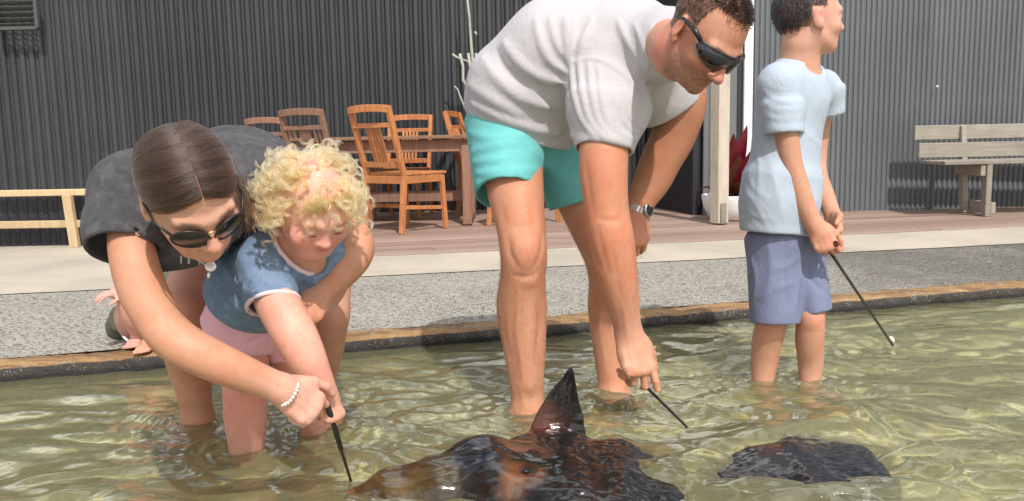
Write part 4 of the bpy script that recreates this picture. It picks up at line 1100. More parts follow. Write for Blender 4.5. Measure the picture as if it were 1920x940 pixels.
    t.foldpx([(a_, b_*.42, c_*.8) for a_, b_, c_ in [([(1432, 170), (1455, 190), (1485, 192)], .007, .007), ([(1430, 190), (1455, 208), (1492, 205)], .008, .007), ([(1432, 215), (1460, 226), (1496, 220)], .007, .006), ([(1440, 160), (1465, 172), (1490, 168)], .006, .006), ([(1435, 237), (1465, 243), (1500, 238)], .004, .005), ([(1500, 140), (1512, 185), (1515, 240)], .008, .010), ([(1505, 235), (1520, 262), (1545, 280)], .007, .010), ([(1412, 260), (1425, 310), (1420, 370)], .007, .012), ([(1440, 290), (1455, 350), (1470, 415)], .008, .014), ([(1400, 360), (1420, 385), (1440, 425)], .007, .010), ([(1402, 330), (1412, 355), (1440, 372)], .006, .008), ([(1398, 395), (1420, 408), (1450, 412)], .006, .008), ([(1545, 170), (1552, 200), (1550, 260)], .006, .010), ([(1525, 300), (1535, 350), (1525, 400)], .006, .012), ([(1425, 200), (1422, 240), (1430, 280)], .006, .008)]], 2.3, 3)
    M2 = m_cloth('pale_blue_jersey', (.41, .475, .55), .10, 900, .9)
    sd_obj('t_shirt', t, .0042, M2, root, 1, wrinkle(.0022, 11, 29))
    # hair
    n = 5200; th = npr.rand(n)*2*math.pi; zz = npr.uniform(-.8, 1, n)
    q = np.stack([np.sqrt(1-zz**2)*np.cos(th), np.sqrt(1-zz**2)*np.sin(th), zz], -1)
    pos = q*A3((.0775, .0995, .0900))+A3((0, -.014, .034))
    ok = np.where(pos[:, 1] > .02, pos[:, 2] > .062, pos[:, 2] > np.where(pos[:, 1] < -.055, -.040, -.002+.0*pos[:, 1]))
    ok &= ~((np.abs(pos[:, 0]) > .06) & (np.abs(pos[:, 1]+.005) < .026) & (pos[:, 2] < .034))
    pos, q = pos[ok], q[ok]; L = np.where(pos[:, 2] > .06, .026, .017)*npr.uniform(.8, 1.15, len(pos))
    flow = np.where(pos[:, 1:2] > -.03, A3((0, .5, -.15)), A3((0, -.05, -.9)))+.08*npr.randn(len(pos), 3)
    pa = np.stack([pos+(q*.22+flow*.9*t_)*L[:, None]*t_ for t_ in (0, .5, 1.0)], 1)
    W = lambda a: H.c+(a[..., 0:1]*H.r+a[..., 1:2]*H.f+a[..., 2:3]*H.u)*H.sc
    strand_obj('hair', W(pa), .0012, .0006, M_STRAND, root, np.tile(A3((.007, .005, .005)), (len(pos), 1))*npr.uniform(.6, 1.6, (len(pos), 1)))
    for x in (-1, 1):
        e = MB(); c_ = H(x*.0325, .0805, -.001); prof_ = []
        V = []; F2 = []
        for i in range(9):
            a = math.pi*i/8
            for k in range(14):
                b_ = 2*math.pi*k/14; V.append(c_+(H.f*math.cos(a)+(H.r*math.cos(b_)+H.u*math.sin(b_))*math.sin(a))*.0112)
        for i in range(8):
            for k in range(14): F2.append((i*14+k, i*14+(k+1) % 14, (i+1)*14+(k+1) % 14, (i+1)*14+k))
        e.add(V, F2); e.build('eye', M_EYE, root, True)
    return tips, Q, hd
M_EYE = m_plain('eye_white', (.10, .07, .05), .1, .3, 200, 0)
boy_tips, boy_Q, boy_hd = build_boy()
print('boy %.1f' % (time.time()-T0))
# ---------------------------------------------------------------- the woman
def build_woman():
    root = thing('person', 'woman in a faded black t-shirt and dark sunglasses leaning over to guide the toddler', 'person', P(485, 790, 2.4)*A3((1, 1, 0))+A3((0, 0, -.1)))
    H = Frame(P(356, 362, 1.55), (.524, -.524, -.672), (.207, -.687, .697), .99)
    neck = P(368, 400, 1.74); lat = unit((.93, .30, .10))     # towards her left
    sd = SD()
    lr = SD(); lr.limb([P(455, 400, 2.42), P(395, 480, 2.30), P(350, 552, 2.20), P(340, 585, 2.19), P(345, 640, 2.26), P(356, 690, 2.315), P(366, 745, 2.335), P(372, 790, 2.345)], [.088, .072, .056, .055, .058, .053, .042, .035], .02)
    lr.ell(P(338, 570, 2.15), ((1, 0, 0), (0, 1, 0), (0, 0, 1)), (.032, .03, .036), .03)
    lr.group(foot_sd(P(372, 792, 2.345), (-.62, -.78), 1.0), .03)
    ll = SD(); ll.limb([P(572, 400, 2.50), P(608, 500, 2.40), P(618, 572, 2.34), P(617, 600, 2.34), P(608, 650, 2.42), P(602, 700, 2.52), P(600, 752, 2.585)], [.086, .070, .052, .050, .054, .044, .035], .02)
    ll.group(foot_sd(P(600, 756, 2.59), (.15, -.98), 1.0), .03)
    sd.group(lr, .02); sd.group(ll, .02)
    tr = SD(); tr.ecap(P(512, 365, 2.45), P(430, 345, 2.15), lat, (.15, .11), (.135, .10), .05); tr.ecap(P(430, 345, 2.15), P(352, 385, 1.86), lat, (.13, .10), (.15, .10), .05); tr.cap(P(352, 385, 1.86), neck, .085, .054, .05)
    sd.group(tr, .03)
    ar = SD(); sh = P(248, 395, 1.73)
    ar.limb([sh, P(246, 460, 1.68), P(266, 540, 1.63), P(300, 605, 1.595), P(335, 642, 1.58), P(390, 672, 1.585), P(450, 698, 1.605), P(505, 720, 1.635), P(532, 731, 1.65)], [.036, .040, .041, .0365, .0365, .0345, .0305, .0255, .023], .02)
    hw = P(530, 730, 1.65); hd = unit(P(592, 774, 1.685)-hw)
    hg, tips, Q = hand_sd(hw, hd, (.20, -.80, .55), 1, .98, [(30, 44, 28), (42, 56, 34), (46, 58, 36), (48, 58, 36)], [(.72, .60, .1), (.92, .25, -.1), (.92, -.05, -.3)], .04)
    ar.group(hg, .02); sd.group(ar, near(sh, .04, .12))
    al = SD(); sh2 = P(500, 345, 2.0)
    al.limb([sh2, P(580, 385, 2.03), P(640, 425, 2.03), P(664, 452, 2.01), P(662, 478, 1.985), P(640, 510, 1.955), P(612, 540, 1.925), P(602, 549, 1.915)], [.055, .046, .041, .040, .040, .034, .0265, .024], .02)
    hw2 = P(604, 547, 1.917); hd2 = unit(P(572, 592, 1.86)-hw2)
    hg2, t2, Q2 = hand_sd(hw2, hd2, (.35, -.90, .20), -1, .90, [(32, 50, 30), (40, 56, 34), (42, 58, 36), (44, 58, 36)], [(.7, .6, -.3), (.9, .1, -.4), (.9, -.1, -.4)], .04)
    al.group(hg2, .02); sd.group(al, near(sh2, .04, .12))
    head_sd(sd, H, neck, .05, .12, .1, jaw=.94)
    sd.foldpx([([(470, 700), (510, 716), (540, 732)], -.0025, .005), ([(548, 728), (575, 748), (596, 766)], .0025, .004), ([(548, 742), (572, 766), (588, 782)], .0025, .004), ([(312, 600), (330, 628), (352, 640)], -.003, .008), ([(610, 545), (590, 570), (578, 590)], .0025, .004), ([(622, 552), (604, 580)], .0025, .004), ([(655, 490), (630, 520)], -.003, .006)], 1.3, 3)
    base = (.50, .255, .155)
    col = tint(base, zone(P(350, 560, 2.2), .2, (.52, .27, .18)), zone(P(575, 760, 1.66), .09, (.64, .37, .28)), zone(P(610, 620, 2.4), .2, (.52, .27, .18)), zone(H.c, .14, (.60, .35, .25)), zone(H(0, .115, -.035), .02, (.64, .30, .22), .7),
               head_color(H, base, (.56, .24, .20), (.64, .30, .23), None, (.08, .05, .035), .12))
    sd_obj('body', sd, .0034, M_SKIN, root, 1, None, col)
    s = SD(); s.ell(P(515, 372, 2.46), (lat, unit((0, .8, -.3)), (0, 0, 1)), (.175, .15, .14), .04)
    s.ecap(P(470, 385, 2.43), P(405, 470, 2.32), (1, .2, .2), (.105, .105), (.092, .092), .03, flat=True); s.ecap(P(562, 385, 2.5), P(604, 478, 2.42), (1, .2, 0), (.105, .105), (.09, .09), .03, flat=True)
    sd_obj('shorts', s, .006, m_cloth('dark_denim', (.035, .045, .075), .2, 500, .8), root)
    t = SD()
    t.ecap(P(505, 350, 2.42), P(430, 335, 2.14), lat, (.165, .125), (.160, .118), .05, flat=True, rnd=.01)
    t.ecap(P(430, 335, 2.15), P(345, 375, 1.86), lat, (.160, .118), (.172, .112), .06)
    t.cap(P(345, 375, 1.86), P(352, 396, 1.80), .112, .088, .05)
    t.cap(P(258, 368, 1.76), P(345, 372, 1.88), .090, .10, .05); t.cap(P(480, 335, 1.99), P(420, 345, 1.98), .085, .10, .05)
    t.ecap(P(330, 420, 1.80), P(348, 476, 1.73), lat, (.120, .055), (.085, .030), .05)          # front hanging away from the chest
    slv = SD(); slv.ecap(P(252, 362, 1.76), P(240, 425, 1.715), (1, .1, -.2), (.086, .080), (.082, .074), .03)
    slv.ecap(P(243, 410, 1.725), P(233, 467, 1.675), (1, .1, -.30), (.082, .074), (.074, .062), .02, flat=True)
    slv.ecap(P(236, 452, 1.69), P(231, 482, 1.662), (1, .1, -.30), (.068, .056), (.069, .057), .004, 's'); t.group(slv, near(P(268, 350, 1.77), .05, .12))
    s2 = SD(); s2.ecap(P(490, 338, 2.0), P(575, 380, 2.03), (.3, .2, .9), (.075, .07), (.066, .064), .03, flat=True); t.group(s2, .04)
    t.cap(P(368, 402, 1.73), H(0, -.02, -.05), .066, .075, .006, 's')
    cu = [(172, 438), (200, 450), (232, 460), (262, 469), (300, 470)]
    t.foldpx([(cu, .005, .005), ([(200, 372), (225, 395), (250, 425), (275, 450)], -.010, .006), ([(205, 425), (212, 440), (214, 452)], -.005, .004), ([(225, 400), (240, 385), (258, 376)], .006, .005), ([(190, 340), (215, 345), (245, 370)], .006, .009), ([(215, 310), (240, 325), (258, 350)], .007, .008),
              ([(420, 252), (445, 290), (460, 330)], .008, .012), ([(460, 262), (470, 290), (480, 320)], .007, .010), ([(400, 245), (425, 275), (440, 310)], -.006, .010), ([(180, 400), (200, 418), (225, 430)], .005, .008), ([(250, 430), (290, 445), (320, 470)], .006, .008)], 1.4, 3)
    sd_obj('t_shirt', t, .004, m_cloth('washed_black_cotton', (.066, .064, .069), .25, 800, .92, None, .6, (.13, .13, .135)), root, 1, wrinkle(.0030, 9, 33))
    # worn white print on the front of the shirt
    fc = bpy.data.curves.new('print', 'FONT'); fc.body = 'ITY'; fc.size = 1; to = bpy.data.objects.new('print', fc); COL.objects.link(to)
    bpy.context.view_layer.update(); me = bpy.data.meshes.new_from_object(to); bpy.data.objects.remove(to)
    bm = bmesh.new(); bm.from_mesh(me); bmesh.ops.triangulate(bm, faces=bm.faces[:]); bmesh.ops.subdivide_edges(bm, edges=bm.edges[:], cuts=2)
    xs_ = [v_.co.x for v_ in bm.verts]; x0_, x1_ = min(xs_), max(xs_)
    px = [(338+46*(v_.co.x-x0_)/(x1_-x0_), 494-22*v_.co.y+3*(v_.co.x-x0_)) for v_ in bm.verts]
    pos = t.trace(px, 1.4); vv = [tuple(q+unit(_C-q)*.003) for q in pos]; ff = [tuple(v_.index for v_ in f_.verts) for f_ in bm.faces]; bm.free()
    mesh_obj('shirt_print', vv, ff, m_plain('worn_white_print', (.55, .55, .55), .8, .5, 60, .1), root, False)
    # slick dark hair drawn from the parting to a low knot
    W = lambda a: H.c+(a[..., 0:1]*H.r+a[..., 1:2]*H.f+a[..., 2:3]*H.u)*H.sc
    rad = A3((.0815, .1020, .0915)); cen = A3((0, -.016, .034))
    cap_ = SD(); cap_.ell(W(cen[None])[0], H.ax, (rad-.0025)*H.sc, .01)
    ncut = unit(H.f*.80-H.u*.62); cap_.plane(H(0, .078, .056), ncut, .012)
    cap_.ecap(H(0, .06, .022), H(0, .12, .022), H.r, (.05*H.sc, .035*H.sc), (.06*H.sc, .04*H.sc), .02, 's')
    cap_.ell(H(0, -.105, -.03), H.ax, A3((.035, .03, .032))*H.sc, .02)
    cap_.chain([cen+(A3((0, math.cos(a_), math.sin(a_)))*rad*1.01) @ np.eye(3) for a_ in ()] or [H(0, .098*math.cos(a_)-.016, .0905*math.sin(a_)+.034) for a_ in np.linspace(.5, 1.25, 9)], [.0022, .0021, .0019, .0016, .0012, .0008, .0005, .0003, .0002], .003, 's')
    o = sd_obj('hair', cap_, .0035, M_HAIR, root, 1, None, tint((.040, .026, .019)))
    n = 7500; t0 = npr.rand(n); side = np.where(npr.rand(n) < .5, 1., -1.)
    # start on the parting: front hairline -> crown, as angles on the ellipsoid
    ph = math.radians(24)+t0*math.radians(88)-np.where(npr.rand(n) < .06, .07*npr.rand(n), 0)
    st = np.stack([.030*npr.randn(n)*np.clip((t0-.30)*4, 0, 1)+side*(.012*np.clip(1-1.6*t0, 0, 1)+.003+.024*npr.rand(n)*np.clip(.3+t0, 0, 1)), np.cos(ph), np.sin(ph)], -1); st /= np.linalg.norm(st, axis=1)[:, None]
    mid = np.stack([side*.97*np.ones(n), .52-.95*t0+.10*npr.randn(n), -.02+.30*t0+.10*npr.randn(n)], -1); mid /= np.linalg.norm(mid, axis=1)[:, None]
    en = np.stack([side*.25, -.93*np.ones(n), -.55+.12*npr.randn(n)], -1); en /= np.linalg.norm(en, axis=1)[:, None]
    pts = []
    for q in np.linspace(0, 1, 16):
        b_ = (1-q)**2*st[:, :]+2*q*(1-q)*mid*1.5+q*q*en; b_ /= np.linalg.norm(b_, axis=1)[:, None]; pts.append(b_)
    pts = np.stack(pts, 1); band = np.sin(t0*34+side*1.3)+.6*np.sin(t0*71+2+side); lift = (1.0+.012*band[:, None]*np.sin(np.linspace(.2, 3.1, 16))[None, :]+.030*npr.rand(n, 1)+.010*np.sin(np.linspace(0, 3.1, 16))[None, :]*npr.rand(n, 1))[..., None]
    wv = 1+.006*np.sin(np.linspace(0, 9, 16)[None, :]+6.28*npr.rand(n, 1))[..., None]
    pa = cen+pts*rad*lift*wv
    cc = A3((.036, .0155, .0085))*npr.uniform(.6, 1.4, (n, 1)); cc = cc*(1+.22*band[:, None]); cc = np.where(npr.rand(n, 1) < .10, A3((.085, .042, .024)), cc)
    strand_obj('hair_strand', W(pa),   .00062, .00045, M_STRAND, o, cc)
    # a few loose wisps by the ear
    n = 60; a0 = np.stack([-(.072+.01*npr.rand(n)), .035+.02*npr.randn(n)*.5, .015+.02*npr.randn(n)], -1)
    a1 = a0+np.stack([-.012+.01*npr.randn(n), .010+.012*npr.randn(n), -.085+.02*npr.randn(n)], -1); am_ = (a0+a1)/2+np.stack([-.012*np.ones(n), .012*npr.randn(n), 0*a0[:, 0]], -1)
    pa = np.stack([(1-q)**2*a0+2*q*(1-q)*am_+q*q*a1 for q in np.linspace(0, 1, 9)], 1)
    strand_obj('hair_strand', W(pa), .0007, .0003, M_STRAND, o, np.tile(A3((.03, .017, .011)), (n, 1)))
    # sunglasses with rounded lenses and thin metal bridge
    V = []; F2 = []; rim = MB()
    lens = MB()
    for x in (-1, 1):
        c_ = H(x*.0355, .096, -.006); rr_ = unit(H.r*x+H.f*-.34); uu = unit(H.u+H.f*.10); nn_ = np.cross(rr_, uu); nn_ = nn_*np.sign(nn_@H.f); rows = []
        def ring(sx, off): return [c_+(rr_*(math.cos(a)*.0325*sx)+uu*(math.sin(a)*(.0270 if math.sin(a) < 0 else .0225)*sx+.004*math.cos(a)*sx))*H.sc+nn_*off for a in np.linspace(0, 2*math.pi, 28, endpoint=False)]
        for sx, off in ((1, 0), (.7, .0022), (.35, .0034), (.02, .0038)): rows += ring(sx, off)
        ff = [(i*28+k, i*28+(k+1) % 28, (i+1)*28+(k+1) % 28, (i+1)*28+k) for i in range(3) for k in range(28)]
        lens.add(rows, ff)
        r0_ = ring(1.02, 0); rim.tube(r0_+[r0_[0], r0_[1]], .0019, 6, False)
        e_ = ring(1.02, 0)[2]; rim.tube([e_, H(x*.080, .050, .010), H(x*.083, -.005, .012), H(x*.080, -.03, -.005)], [.0028, .0024, .002, .0016], 6)
    lo = lens.build('sunglasses', M_LENS, root, True); rim.build('glasses_frame', M_BLACK, lo, True)
    MB().tube([H(-.012, .099, .002), H(-.005, .106, .006), H(.005, .106, .006), H(.012, .099, .002)], .0014, 6).build('bridge', m_plain('gold_wire', (.75, .50, .20), .25, .1, 50, 0, 1.0), lo, True)
    # necklace hanging clear of the throat, with a round pendant and a drop
    pd = P(395, 500, 1.62); ch = MB()
    def sag(a, b): return [A3(a)*(1-q)+A3(b)*q+A3((0, 0, -.018*math.sin(math.pi*q))) for q in np.linspace(0, 1, 10)]
    ch.tube(sag(H(.050, -.03, -.085), pd), .0011, 5); ch.tube(sag(H(-.045, -.03, -.085), pd), .0011, 5)
    no = ch.build('necklace', M_SILVER, root, True)
    pm = MB(); dd = unit(_C-pd+A3((0, .0, .6))); ax_ = unit(np.cross(dd, (0, 0, 1))); ay_ = np.cross(ax_, dd); rows = []
    for (r_, z_) in ((.0003, .0035), (.006, .0032), (.0095, .002), (.0105, 0), (.0095, -.0015), (.0003, -.002)):
        rows += [pd+dd*z_+(ax_*math.cos(k*math.pi/9)+ay_*math.sin(k*math.pi/9))*r_ for k in range(18)]
    pm.add(rows, [(i*18+k, i*18+(k+1) % 18, (i+1)*18+(k+1) % 18, (i+1)*18+k) for i in range(5) for k in range(18)])
    pm.tube([pd+A3((-.004, 0, -.011)), pd+A3((-.005, 0, -.016)), pd+A3((-.006, 0, -.022))], [.0012, .0034, .0022], 8)
    pm.build('pendant', m_plain('pearl_pendant', (.82, .80, .76), .2, .1, 80, .05, .3), no, True)
    # bead bracelet
    bm_ = MB(); wc_ = P(541, 737, 1.652); ax = hd; sx = unit(np.cross(ax, (0, 1, 0))); sy = np.cross(ax, sx)
    for k in range(22):
        a = 2*math.pi*k/22; c_ = wc_+(sx*math.cos(a)*.026+sy*math.sin(a)*.031)
        bm_.tube([c_-ax*.0036, c_-ax*.002, c_+ax*.002, c_+ax*.0036], [.0012, .0036, .0036, .0012], 7)
    bm_.build('bracelet', m_plain('pale_beads', (.75, .72, .64), .3, .2, 300, .05), root, True)
    return tips, Q, hd
wom_tips, wom_Q, wom_hd = build_woman()
print('woman %.1f' % (time.time()-T0))
# ---------------------------------------------------------------- the toddler
M_LASH = m_plain('lash', (.10, .055, .035), .6, 0)
def build_toddler():
    root = thing('person', 'toddler with curly blond hair, blue ringer tee and pink shorts reaching down to the ray', 'person', P(500, 850, 2.15)*A3((1, 1, 0))+A3((0, 0, -.1)))
    H = Frame(P(586, 391, 1.80), (.477, -.641, -.602), (.328, -.505, .798), .875)
    neck = P(556, 458, 1.885); lat = unit((.80, .55, .12)); sd = SD()
    lr = SD(); lr.limb([P(448, 600, 2.08), P(455, 655, 2.085), P(459, 700, 2.08), P(459, 735, 2.09), P(460, 775, 2.105), P(462, 815, 2.115), P(463, 845, 2.12), P(464, 858, 2.12)], [.070, .058, .0525, .048, .049, .043, .037, .036], .02)
    lr.ell(P(462, 702, 2.045), ((1, 0, 0), (0, 1, 0), (0, 0, 1)), (.036, .03, .036), .03); lr.group(foot_sd(P(464, 856, 2.12), (.35, -.9), .70), .02)
    ll = SD(); ll.limb([P(528, 605, 2.15), P(545, 655, 2.18), P(560, 700, 2.20), P(572, 745, 2.23), P(584, 785, 2.26), P(590, 806, 2.275)], [.066, .055, .047, .044, .035, .031], .02)
    ll.group(foot_sd(P(590, 806, 2.275), (.55, -.8), .70), .02); sd.group(lr, .01); sd.group(ll, .01)
    tr = SD(); tr.ecap(P(482, 592, 2.08), P(505, 530, 2.0), lat, (.092, .076), (.090, .076), .04); tr.ecap(P(505, 530, 2.0), P(545, 480, 1.91), lat, (.095, .08), (.098, .07), .04); tr.cap(P(545, 480, 1.91), neck, .06, .042, .04)
    sd.group(tr, .03)
    ar = SD(); sh = P(498, 492, 1.85)
    ar.limb([sh, P(512, 550, 1.80), P(540, 605, 1.77), P(558, 638, 1.76), P(575, 672, 1.76), P(594, 712, 1.77), P(606, 738, 1.775)], [.036, .041, .041, .039, .0355, .029, .0245], .02)
    hw = P(606, 736, 1.775); hd = unit(P(622, 775, 1.765)-hw)
    hg, tips, Q = hand_sd(hw, hd, (.72, -.60, .25), 1, .70, [(50, 62, 40), (54, 66, 40), (56, 66, 40), (58, 66, 40)], [(.75, .45, -.5), (.9, -.05, -.4), (.85, -.3, -.45)], .03, 1.15, 1.25)
    ar.group(hg, .018); sd.group(ar, near(sh, .03, .10))
    al = SD(); sh2 = P(622, 468, 1.98); al.limb([sh2, P(625, 510, 1.99), P(612, 545, 1.99), P(590, 562, 1.965), P(572, 566, 1.95)], [.036, .038, .036, .034, .024], .02)
    hg2, _, _ = hand_sd(P(574, 566, 1.95), unit(P(550, 575, 1.92)-P(574, 566, 1.95)), (.2, -.9, .3), -1, .66, [(50, 60, 40)]*4); al.group(hg2, .018); sd.group(al, near(sh2, .03, .1))
    head_sd(sd, H, neck, .040, 1.0, .35, nose=.97)
    base = (.58, .305, .225); pink = (.62, .265, .205)
    col = tint(base, zone(P(560, 660, 1.76), .12, (.68, .35, .26)), zone(P(460, 690, 2.06), .11, pink), zone(P(460, 740, 2.08), .09, pink, .6), zone(P(560, 690, 2.2), .1, pink), zone(H.c, .10, (.66, .38, .30)), zone(H(0, .06, -.045), .05, (.64, .32, .25), .5), zone(H(0, .10, -.03), .016, (.70, .38, .32), .6),
               head_color(H, base, (.60, .22, .19), (.68, .26, .22), None, (.42, .25, .13), 1.0))
    sd_obj('body', sd, .0032, M_SKIN, root, 1, None, col)
    # closed lids: a dark lash line under each
    for x in (-1, 1): MB().tube([H(x*(.033+q), .0895-.25*abs(q)*abs(q)*30-.10*max(0, q), -.0085+.30*q*q*12) for q in np.linspace(-.0125, .0125, 9)], [.0003, .0008, .0011, .0012, .0012, .0012, .0011, .0008, .0003], 5).build('eyelash', M_LASH, root, True)
    s = SD(); s.ell(P(478, 594, 2.085), (lat, unit((-.5, .8, 0)), (0, 0, 1)), (.119, .103, .092), .03)
    s.ecap(P(452, 598, 2.085), P(449, 655, 2.082), unit((1, .1, -.10)), (.090, .088), (.076, .076), .03, flat=True)
    s.ecap(P(528, 600, 2.15), P(546, 655, 2.175), unit((1, .1, .12)), (.085, .085), (.070, .072), .025, flat=True)
    s.ecap(P(449, 646, 2.082), P(448, 670, 2.081), unit((1, .1, -.10)), (.069, .069), (.071, .071), .004, 's'); s.ecap(P(544, 648, 2.172), P(549, 672, 2.182), unit((1, .1, .12)), (.063, .065), (.065, .067), .004, 's')
    s.foldpx([([(395, 590), (440, 605), (490, 610)], .006, .006), ([(400, 610), (435, 622), (470, 622)], .005, .006), ([(500, 620), (480, 640), (450, 648)], -.006, .007), ([(505, 625), (520, 640), (545, 645)], .006, .007), ([(385, 575), (410, 592), (440, 600)], .005, .005), ([(508, 612), (506, 635), (508, 655)], -.009, .008), ([(392, 640), (440, 657), (500, 664)], .003, .004)], 1.8, 3)
    sd_obj('shorts', s, .0036, m_cloth('pink_cotton', (.78, .41, .49), .10, 800, .85), root, 1, wrinkle(.0020, 11, 53))
    t = SD()
    t.ecap(P(474, 552, 2.04), P(502, 512, 1.98), lat, (.122, .104), (.116, .098), .04, flat=True, rnd=.008); t.ecap(P(500, 530, 2.0), P(540, 486, 1.915), lat, (.114, .098), (.108, .080), .05)
    t.cap(P(540, 486, 1.915), P(550, 470, 1.89), .078, .058, .04); t.cap(P(505, 492, 1.87), P(612, 472, 1.98), .058, .056, .04)
    sl_ = SD(); sl_.ecap(P(500, 490, 1.855), P(512, 574, 1.79), (1, .1, -.25), (.066, .062), (.056, .054), .02, flat=True); sl_.ecap(P(511, 564, 1.797), P(514, 588, 1.78), (1, .1, -.25), (.050, .048), (.051, .049), .003, 's'); t.group(sl_, near(P(505, 480, 1.87), .035, .07))
    s2 = SD(); s2.ecap(P(618, 468, 1.98), P(628, 515, 1.99), (1, .2, 0), (.058, .056), (.054, .052), .02, flat=True); t.group(s2, .025)
    t.ecap(P(473, 560, 2.046), P(460, 584, 2.08), lat, (.112, .094), (.114, .096), .003, 's')
    t.cap(P(558, 458, 1.885), P(585, 430, 1.80), .058, .066, .005, 's'); t.ell(P(588, 486, 1.865), (lat, unit((.2, -.7, -.6)), (0, 0, 1)), (.045, .05, .040), .012, 's')
    t.foldpx([([(405, 470), (430, 520), (480, 560)], .007, .007), ([(425, 500), (455, 545), (500, 590)], .007, .006), ([(390, 520), (425, 565), (480, 598)], .006, .006), ([(440, 440), (455, 490), (480, 540)], .006, .010), ([(500, 480), (525, 490), (545, 520)], .007, .006), ([(505, 500), (530, 515), (548, 540)], .006, .005), ([(480, 500), (495, 530), (530, 555)], .005, .006), ([(545, 500), (556, 530), (575, 545)], -.008, .006), ([(470, 520), (478, 545), (500, 562)], .005, .005), ([(420, 430), (415, 470), (395, 520)], .005, .010), ([(555, 505), (580, 530), (600, 535)], .006, .006)], 1.5, 3)
    M_T = m_cloth('blue_jersey', (.14, .205, .31), .2, 800, .9, None, .55, (.27, .34, .44))
    ts = sd_obj('t_shirt', t, .0036, M_T, root, 1, wrinkle(.0022, 12, 57))
    # pale binding round the neck and the sleeve
    M_B = m_cloth('pale_binding', (.74, .58, .62), .1, 800, .85)
    nk = [(497, 425), (505, 445), (518, 468), (537, 489), (560, 505), (580, 513), (592, 510), (597, 498), (599, 482), (602, 468)]
    nk = [(512, 440), (516, 455), (526, 473), (541, 491), (560, 506), (578, 514), (590, 513), (597, 503), (600, 488), (603, 472)]
    pos = t.trace(nk, 1.4); MB().tube([q+unit(_C-q)*.001 for q in pos], .0058, 8).build('neck_binding', M_B, ts, True)
    c0, ax = P(513, 573, 1.791), unit(P(512, 574, 1.79)-P(500, 490, 1.855)); x_ = A3((1, .1, -.25)); x_ = unit(x_-ax*(x_@ax)); y_ = np.cross(ax, x_)
    rg = [c0-ax*.004+x_*math.cos(a)*.0545+y_*math.sin(a)*.0525 for a in np.linspace(0, 2*math.pi, 33)]
    MB().tube(rg, .0052, 7, False).build('sleeve_binding', M_B, ts, True)
    # curls: bundles of helices springing from the scalp
    W = lambda a: H.c+(a[..., 0:1]*H.r+a[..., 1:2]*H.f+a[..., 2:3]*H.u)*H.sc
    paths = []; cols = []; nc = 0
    while nc < 280:
        v = npr.randn(3); v /= np.linalg.norm(v)
        p = v*A3((.076, .098, .089))+A3((0, -.014, .034))
        if p[1] > .045 and p[2] < .070: continue
        if p[2] < -.035 or (p[1] > .005 and p[2] < .012 and abs(p[0]) > .05) or (p[1] > .02 and p[2] < .05): continue
        bare = math.exp(-(((p[0]+.008)/.020)**2+((p[1]-.035)/.046)**2)) if p[2] > .05 else 0
        if npr.rand() < bare*.85: continue
        nc += 1
        L = npr.uniform(.055, .095)*(.75 if p[2] > .085 else 1); turns = L/npr.uniform(.034, .052); R = npr.uniform(.0105, .0175)
        out = v*A3((1, 1, .9)); down = A3((0, 0, -1)); sgn = np.sign(p[0]) or 1
        dirv = out*.35+down*.75+A3((sgn*.45, -.15 if p[1] < 0 else .22, 0))+.35*npr.randn(3); dirv -= v*min(0, dirv@v)*1.25; dirv /= np.linalg.norm(dirv)
        ref = npr.randn(3); ref -= dirv*(ref@dirv); ref /= np.linalg.norm(ref); rf2 = np.cross(dirv, ref)
        q = np.linspace(0, 1, 30); base_c = A3((.80, .425, .17))*npr.uniform(.72, 1.15)+A3((.04, .03, .015))*npr.randn()
        bend = out*.012
        for k in range(15):
            da = npr.normal(0, .16); r_ = R*npr.uniform(.88, 1.12); off = npr.randn(3)*.0015; ph = npr.normal(0, .3)
            th = 2*math.pi*turns*q+ph+da
            g_ = p+off+np.outer(q*L, dirv)+np.outer(np.sin(q*math.pi), bend)+np.outer(np.sqrt(q)*r_*np.cos(th), ref)+np.outer(np.sqrt(q)*r_*np.sin(th), rf2)
            g_ = g_+.0012*np.stack([np.sin(q*11+npr.rand()*6), np.sin(q*13+npr.rand()*6), np.sin(q*12+npr.rand()*6)], 1)*(.7 if k < 12 else 2.6)
            d_ = (g_-A3((0, -.014, .034)))/A3((.078, .100, .091)); rr = np.linalg.norm(d_, axis=1); g_ = np.where((rr < 1)[:, None], A3((0, -.014, .034))+d_/rr[:, None]*A3((.078, .100, .091)), g_)
            paths.append(g_); cols.append(base_c*npr.uniform(.8, 1.2))
    # short swept fringe across the brow
    for k in range(700):
        x0 = npr.uniform(-.05, .055); st = A3((x0*.75, .064+.008*npr.randn()-.3*x0*x0*20*.2, .084+.006*npr.randn())); sg_ = 1 if x0 > -.012 else -1
        en = A3((x0+sg_*npr.uniform(.006, .026), .082-abs(x0)*.30, .056+npr.uniform(-.010, .008))); q = np.linspace(0, 1, 30)[:, None]
        m_ = (st+en)/2+A3((0, .010, .006)); g_ = (1-q)**2*st+2*q*(1-q)*m_+q*q*en+.0012*np.sin(q*14+npr.rand()*6)
        paths.append(g_); cols.append(A3((.72, .36, .13))*npr.uniform(.75, 1.15))
    for k in range(70):      # baby-fine hairs over the bare crown
        st = A3((npr.normal(-.008, .018), npr.uniform(-.02, .08), 0)); v = A3((st[0]/.076, (st[1]+.014)/.098, 0)); z_ = math.sqrt(max(.05, 1-v[0]**2-v[1]**2)); st[2] = .034+.090*z_
        q = np.linspace(0, 1, 30)[:, None]; dd = A3((npr.normal(.3, .5), .8+.3*npr.randn(), 0)); dd /= np.linalg.norm(dd); g_ = st+dd*.035*q+A3((0, 0, 1))*(.004*np.sin(q*3.1)-.012*q*q)+.0015*np.sin(q*9+npr.rand()*6)
        paths.append(g_); cols.append(A3((.78, .42, .18))*npr.uniform(.8, 1.1))
